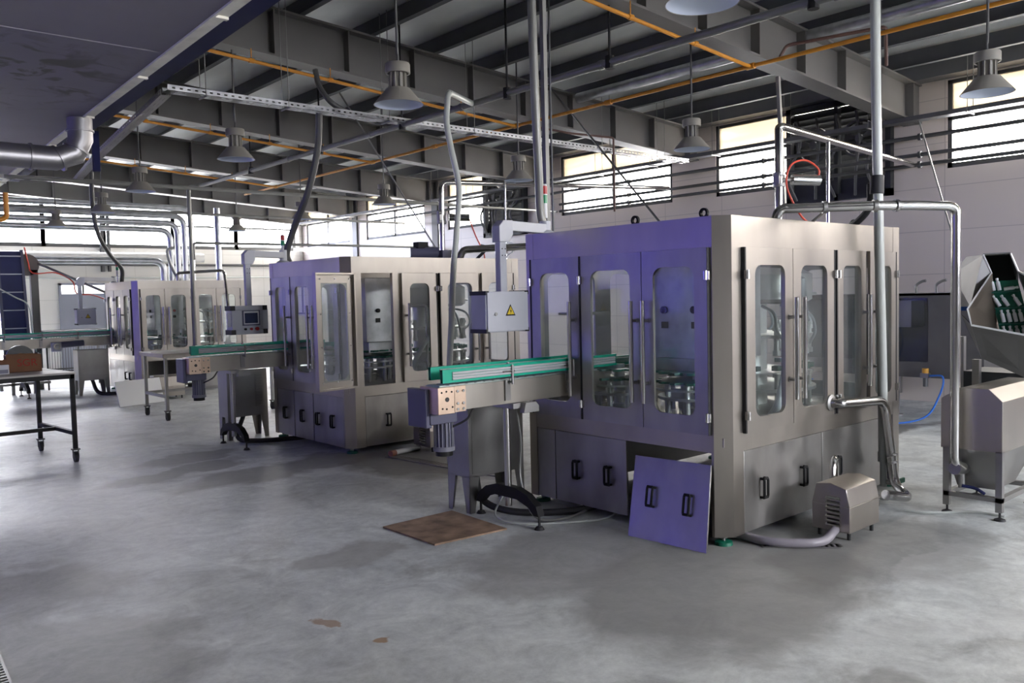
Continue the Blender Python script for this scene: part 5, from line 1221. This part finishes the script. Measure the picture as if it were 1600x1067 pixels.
# ================================================================ black table with cartons at the left
t = thing('work_table', 'black steel work table on casters with a worn board top', 'table', (2.36, 9.98, 0), math.radians(0))
u = Vector((-1, 0, 0)); vv_ = Vector((-0.11, 1.09, 0)).normalized()
def TP(a, b, z): q = u * a + vv_ * b; return (q.x, q.y, z)
def tbox(a0, a1, b0, b1, z0, z1): return MB().hexa([TP(a0, b0, z0), TP(a1, b0, z0), TP(a1, b1, z0), TP(a0, b1, z0)], [TP(a0, b0, z1), TP(a1, b0, z1), TP(a1, b1, z1), TP(a0, b1, z1)])
tbox(-0.03, 2.2, -0.03, 1.13, 0.965, 0.985).build('table_top', PLY, t, smooth=False)
f = MB()
for (a0, a1, b0, b1) in ((-0.02, 2.2, -0.02, 0.02), (-0.02, 2.2, 1.08, 1.12), (-0.02, 0.02, -0.02, 1.12), (2.16, 2.2, -0.02, 1.12)):
    q = tbox(a0, a1, b0, b1, 0.915, 0.965); f.add(q.v, q.f)
q = tbox(-0.02, 0.02, 0, 1.1, 0.30, 0.34); f.add(q.v, q.f); q = tbox(0.0, 2.2, 0.53, 0.57, 0.30, 0.34); f.add(q.v, q.f); q = tbox(2.16, 2.2, 0, 1.1, 0.30, 0.34); f.add(q.v, q.f)
f.build('frame', BLACK, t, smooth=False)
def caster(par, x, y, h=0.15):
    w = MB().cyl((x - 0.018, y, 0.06), (x + 0.018, y, 0.06), 0.06, 20); w = w.build('wheel', BLACKR, par)
    c_ = MB().box(x - 0.03, y - 0.02, 0.05, x - 0.024, y + 0.02, h - 0.01); c_.box(x + 0.024, y - 0.02, 0.05, x + 0.03, y + 0.02, h - 0.01); c_.box(x - 0.04, y - 0.035, h - 0.015, x + 0.04, y + 0.035, h); c_.cyl((x - 0.03, y, 0.06), (x + 0.03, y, 0.06), 0.012, 8)
    c_.build('caster_fork', PIPED, w)
for (a, b) in ((0, 0), (0, 1.1), (2.18, 0), (2.18, 1.1)):
    tbox(a - 0.02, a + 0.02, b - 0.02, b + 0.02, 0.15, 0.93).build('leg', BLACK, t, smooth=False)
    p = TP(a, b, 0); caster(t, p[0], p[1])
# cartons and packs on the table
t = thing('carton', 'open cardboard carton with red letters at the table end', 'box', (2.02, 10.62, 0.986), math.radians(-4))
c_ = MB(); w, d, h = 0.34, 0.26, 0.19
c_.box(-w / 2, -d / 2, 0, w / 2, d / 2, 0.006)
for (x0, y0, x1, y1) in ((-w / 2, -d / 2, w / 2, -d / 2 + 0.006), (-w / 2, d / 2 - 0.006, w / 2, d / 2), (-w / 2, -d / 2, -w / 2 + 0.006, d / 2), (w / 2 - 0.006, -d / 2, w / 2, d / 2)): c_.box(x0, y0, 0, x1, y1, h)
c_.build('box', CARD, t, smooth=False)
text('SGR', 0.11, CARDR, t, (0.03, -d / 2 - 0.001, 0.10), (PI / 2, 0, 0))
MB().box(-w / 2 - 0.16, -d / 2, 0.0, -w / 2 - 0.0, -d / 2 + 0.006, 0.15).build('flap', CARD, t, smooth=False)
t = thing('carton', 'second cardboard carton with a dark red band at the left photo edge', 'box', (1.62, 10.62, 0.986), math.radians(3))
c_ = MB(); c_.box(-0.17, -0.1, 0, 0.17, 0.12, 0.15); c_.build('box', CARD, t, smooth=False)
MB().box(-0.06, -0.1015, 0.07, 0.15, -0.1, 0.12).build('print_band', CARDR, t, smooth=False)
for (x, lab) in ((1.66, 'small violet white printed pack beside the carton on the table'), (1.78, 'small white printed pack nearest the lettered carton')):
    t = thing('small_pack', lab, 'box', (x, 10.36, 0.986), 0.0, 'small packs on the table')
    MB().box(-0.055, -0.035, 0, 0.055, 0.035, 0.10).build('box', GREYB, t, smooth=False)
    MB().box(-0.045, -0.0365, 0.01, 0.045, -0.035, 0.05).build('print', GREYBD, t, smooth=False)
t = thing('tape_roll', 'dark round roll standing behind the lettered carton', 'roll', (2.05, 10.90, 0.986))
MB().lathe([(0.05, -0.03), (0.14, -0.03), (0.14, 0.03), (0.05, 0.03), (0.05, -0.03)], (0, 0, 0.14), 32, 'y').build('roll', DARKM, t)
MB().lathe([(0.04, -0.032), (0.052, -0.032), (0.052, 0.032), (0.04, 0.032), (0.04, -0.032)], (0, 0, 0.14), 24, 'y').build('core', CARD, t)

# ================================================================ roller table on casters
t = thing('wheeled_table', 'stainless side table on casters before the farthest machine', 'table', (4.12, 12.35, 0))
b = MB().box(0, 0, 0.955, 1.75, 1.05, 0.975); b.box(0, 0, 0.92, 1.75, 0.012, 0.965); b.box(0, 1.04, 0.92, 1.75, 1.05, 0.965); b.box(0, 0, 0.92, 0.012, 1.05, 0.965); b.build('table_top', STEEL, t, bevel=0.003)
for (x, y) in ((0.06, 0.08), (0.06, 0.98), (1.68, 0.08), (1.68, 0.98)):
    MB().box(x - 0.02, y - 0.02, 0.15, x + 0.02, y + 0.02, 0.93).build('leg', STEELD, t); caster(t, x, y)
MB().box(0.04, 0.08, 0.33, 0.08, 0.98, 0.37).build('brace', STEELD, t); MB().box(0.06, 0.97, 0.33, 1.68, 1.0, 0.37).build('brace', STEELD, t)

# ================================================================ blue elevator conveyor at the far left
t = thing('belt_elevator', 'tall steep blue belt elevator standing at the far left edge', 'conveyor', (3.3, 18.9, 0))
for (x0, x1) in ((0.0, 0.05), (0.43, 0.48)): MB().hexa([(x0, 0.0, 0.35), (x1, 0.0, 0.35), (x1, 0.10, 0.35), (x0, 0.10, 0.35)], [(x0, 0.35, 2.85), (x1, 0.35, 2.85), (x1, 0.45, 2.85), (x0, 0.45, 2.85)]).build('side_frame', GREYBD, t)
bl = MB().hexa([(0.05, 0.03, 0.35), (0.43, 0.03, 0.35), (0.43, 0.05, 0.35), (0.05, 0.05, 0.35)], [(0.05, 0.38, 2.82), (0.43, 0.38, 2.82), (0.43, 0.40, 2.82), (0.05, 0.40, 2.82)]).build('belt', BLUEB, t, smooth=False)
for k in range(7):
    z = 0.55 + 0.36 * k; y = 0.03 + 0.35 * (z - 0.35) / 2.47
    MB().box(0.05, y - 0.05, z, 0.43, y, z + 0.02).build('cleat', GREYB, bl)
tr = MB().lathe([(0.001, -0.02), (0.22, -0.02), (0.22, 0.06), (0.001, 0.06)], (0.55, 0.42, 2.55), 24, 'y').build('drive_guard', mat('brown_guard', (0.11, 0.09, 0.085), 0.5), t)
MB().box(0.60, 0.40, 0.0, 0.74, 0.52, 2.45).build('column', PAINT, t)
for (x, y) in ((0.05, -0.35), (0.43, -0.35), (0.05, 0.8), (0.43, 0.8)): MB().box(x - 0.03, y - 0.03, 0, x + 0.03, y + 0.03, 0.5).build('leg', STEELD, t)
MB().box(-0.2, -0.38, 0.18, 0.7, -0.32, 0.23).build('brace', STEELD, t)
hp = MB().hexa([(0.1, -0.2, 0.25), (0.38, -0.2, 0.25), (0.38, 0.1, 0.25), (0.1, 0.1, 0.25)], [(-0.02, -0.4, 0.72), (0.5, -0.4, 0.72), (0.5, 0.1, 0.72), (-0.02, 0.1, 0.72)]).build('feed_hopper', NAVY, t)
sl = MB().tube([(0.75, 0.42, 2.58), (1.75, -0.6, 1.95), (2.2, -0.9, 1.5)], 0.03, 8)
sl.build('feed_chute', STEELD, t)
MB().tube(crv([(0.5, 0.3, 2.9), (0.55, 0.3, 2.6), (0.62, 0.25, 2.38), (1.0, 0.1, 2.38), (1.25, -0.1, 2.2), (1.3, -0.2, 1.95), (1.55, -0.5, 1.9), (1.9, -0.8, 1.7)], 6), 0.014, 6).build('air_hose', REDH, t)
MB().tube(crv([(-0.1, -0.1, 2.1), (0.2, -0.12, 1.9), (0.46, 0.0, 1.72), (0.5, 0.0, 1.2), (0.55, 0.0, 0.8)], 5), 0.014, 6).build('cable', PIPEW, t)

# low barred cage behind the far conveyor
t = thing('barred_cage', 'low grey barred frame behind the far conveyor', 'frame', (4.05, 19.0, 0))
b = MB()
for (z) in (1.17, 0.35): b.box(0, 0, z, 1.2, 0.03, z + 0.03); b.box(0, 0.8, z, 1.2, 0.83, z + 0.03); b.box(0, 0, z, 0.03, 0.83, z + 0.03); b.box(1.17, 0, z, 1.2, 0.83, z + 0.03)
b.box(0, 0, 1.17, 1.2, 0.83, 1.185)
for (x, y) in ((0, 0), (0.58, 0), (1.17, 0), (0, 0.8), (1.17, 0.8)): b.box(x, y, 0, x + 0.03, y + 0.03, 1.2)
for k in range(24): b.box(0.05 * k, 0.01, 0.38, 0.05 * k + 0.008, 0.018, 1.17)
b.build('frame', PIPED, t, smooth=False)

# floor drains
def drain(label, p, L_, w, rz):
    t = thing('floor_drain', label, 'drain', p, rz, 'floor drains')
    f = MB().box(0, 0, 0.001, L_, 0.012, 0.008); f.box(0, w - 0.012, 0.001, L_, w, 0.008)
    n = int(L_ / 0.035)
    for k in range(n + 1): f.box(k * L_ / n - 0.007, 0.012, 0.001, k * L_ / n + 0.009, w - 0.012, 0.008)
    f.build('grate', STEELD, t, smooth=False); MB().box(0, 0, 0.0005, L_, w, 0.0012).build('slot', BLACK, t, smooth=False)
drain('narrow floor drain grate beside the near pump housing', (4.80, 3.04, 0), 0.50, 0.10, math.radians(-48))
drain('long floor drain grate beside the pump of the middle machine', (4.82, 7.65, 0), 1.7, 0.14, math.radians(-84))
drain('floor drain grate at the bottom left corner of the photo', (0.60, 5.3, 0), 1.6, 0.16, math.radians(-93))
# loose cables under the near conveyor
for (lab, pts, r, m_) in (('thick black cable loop on the floor under the nearest conveyor', [(4.15, 5.25, 0.30), (4.10, 5.10, 0.10), (4.20, 4.85, 0.03), (4.5, 4.55, 0.03), (4.85, 4.45, 0.05)], 0.028, BLACKR),
                          ('thin white cable curling on the floor under the nearest conveyor', [(4.12, 4.88, 0.16), (3.98, 4.80, 0.05), (4.05, 4.60, 0.012), (4.35, 4.35, 0.012), (4.62, 4.25, 0.012), (4.85, 4.35, 0.03)], 0.008, PIPEW),
                          ('grey cable hanging down beside the near stand', [(4.12, 4.70, 0.87), (4.18, 4.72, 0.6), (4.17, 4.72, 0.3), (4.15, 4.55, 0.06), (4.35, 4.45, 0.02), (4.75, 4.5, 0.03)], 0.010, PIPEG),
                          ('black cable on the floor under the middle conveyor', [(4.3, 10.05, 0.3), (4.15, 9.9, 0.05), (4.25, 9.6, 0.03), (4.7, 9.4, 0.03), (4.95, 9.3, 0.05)], 0.028, BLACKR),
                          ('black cable on the floor under the far conveyor', [(4.45, 17.35, 0.3), (4.5, 17.1, 0.05), (4.8, 16.9, 0.03), (5.15, 16.8, 0.05)], 0.035, BLACKR)):
    pipe('floor_cable', lab, crv(pts, 7), r, m_, n=8, cat='cable')
# white pipe stub on the floor by the middle machine
t = thing('pipe_stub', 'white pipe stub with copper end on the floor by the middle machine', 'pipe', (0, 0, 0))
MB().cyl((4.92, 7.62, 0.035), (5.30, 7.70, 0.035), 0.03, 12).build('tube', WHITEP, t)
MB().cyl((4.86, 7.60, 0.035), (4.93, 7.62, 0.035), 0.033, 12).build('copper_end', mat('copper', (0.35, 0.14, 0.10), 0.5), t)
# blue elbow at the top edge
pipe('blue_elbow', 'navy blue pipe elbow poking out at the top edge', [(2.9, 5.0, 4.52), (3.36, 5.0, 4.22), (3.42, 5.0, 4.17)], 0.055, NAVY, n=14)

# neighbouring roofs seen through the back windows
struct('exterior_building', MB().prism([(-6, 0), (4.9, 0), (4.9, 4.1), (3.2, 4.35), (-6, 4.9)], 'y', 32, 36), mat('pale_building', (0.10, 0.09, 0.08), 0.8), smooth=False)
struct('exterior_ground', MB().box(-40, -40, -0.5, 60, 70, -0.25), mat('outside_ground', (0.62, 0.60, 0.56), 0.9), smooth=False)
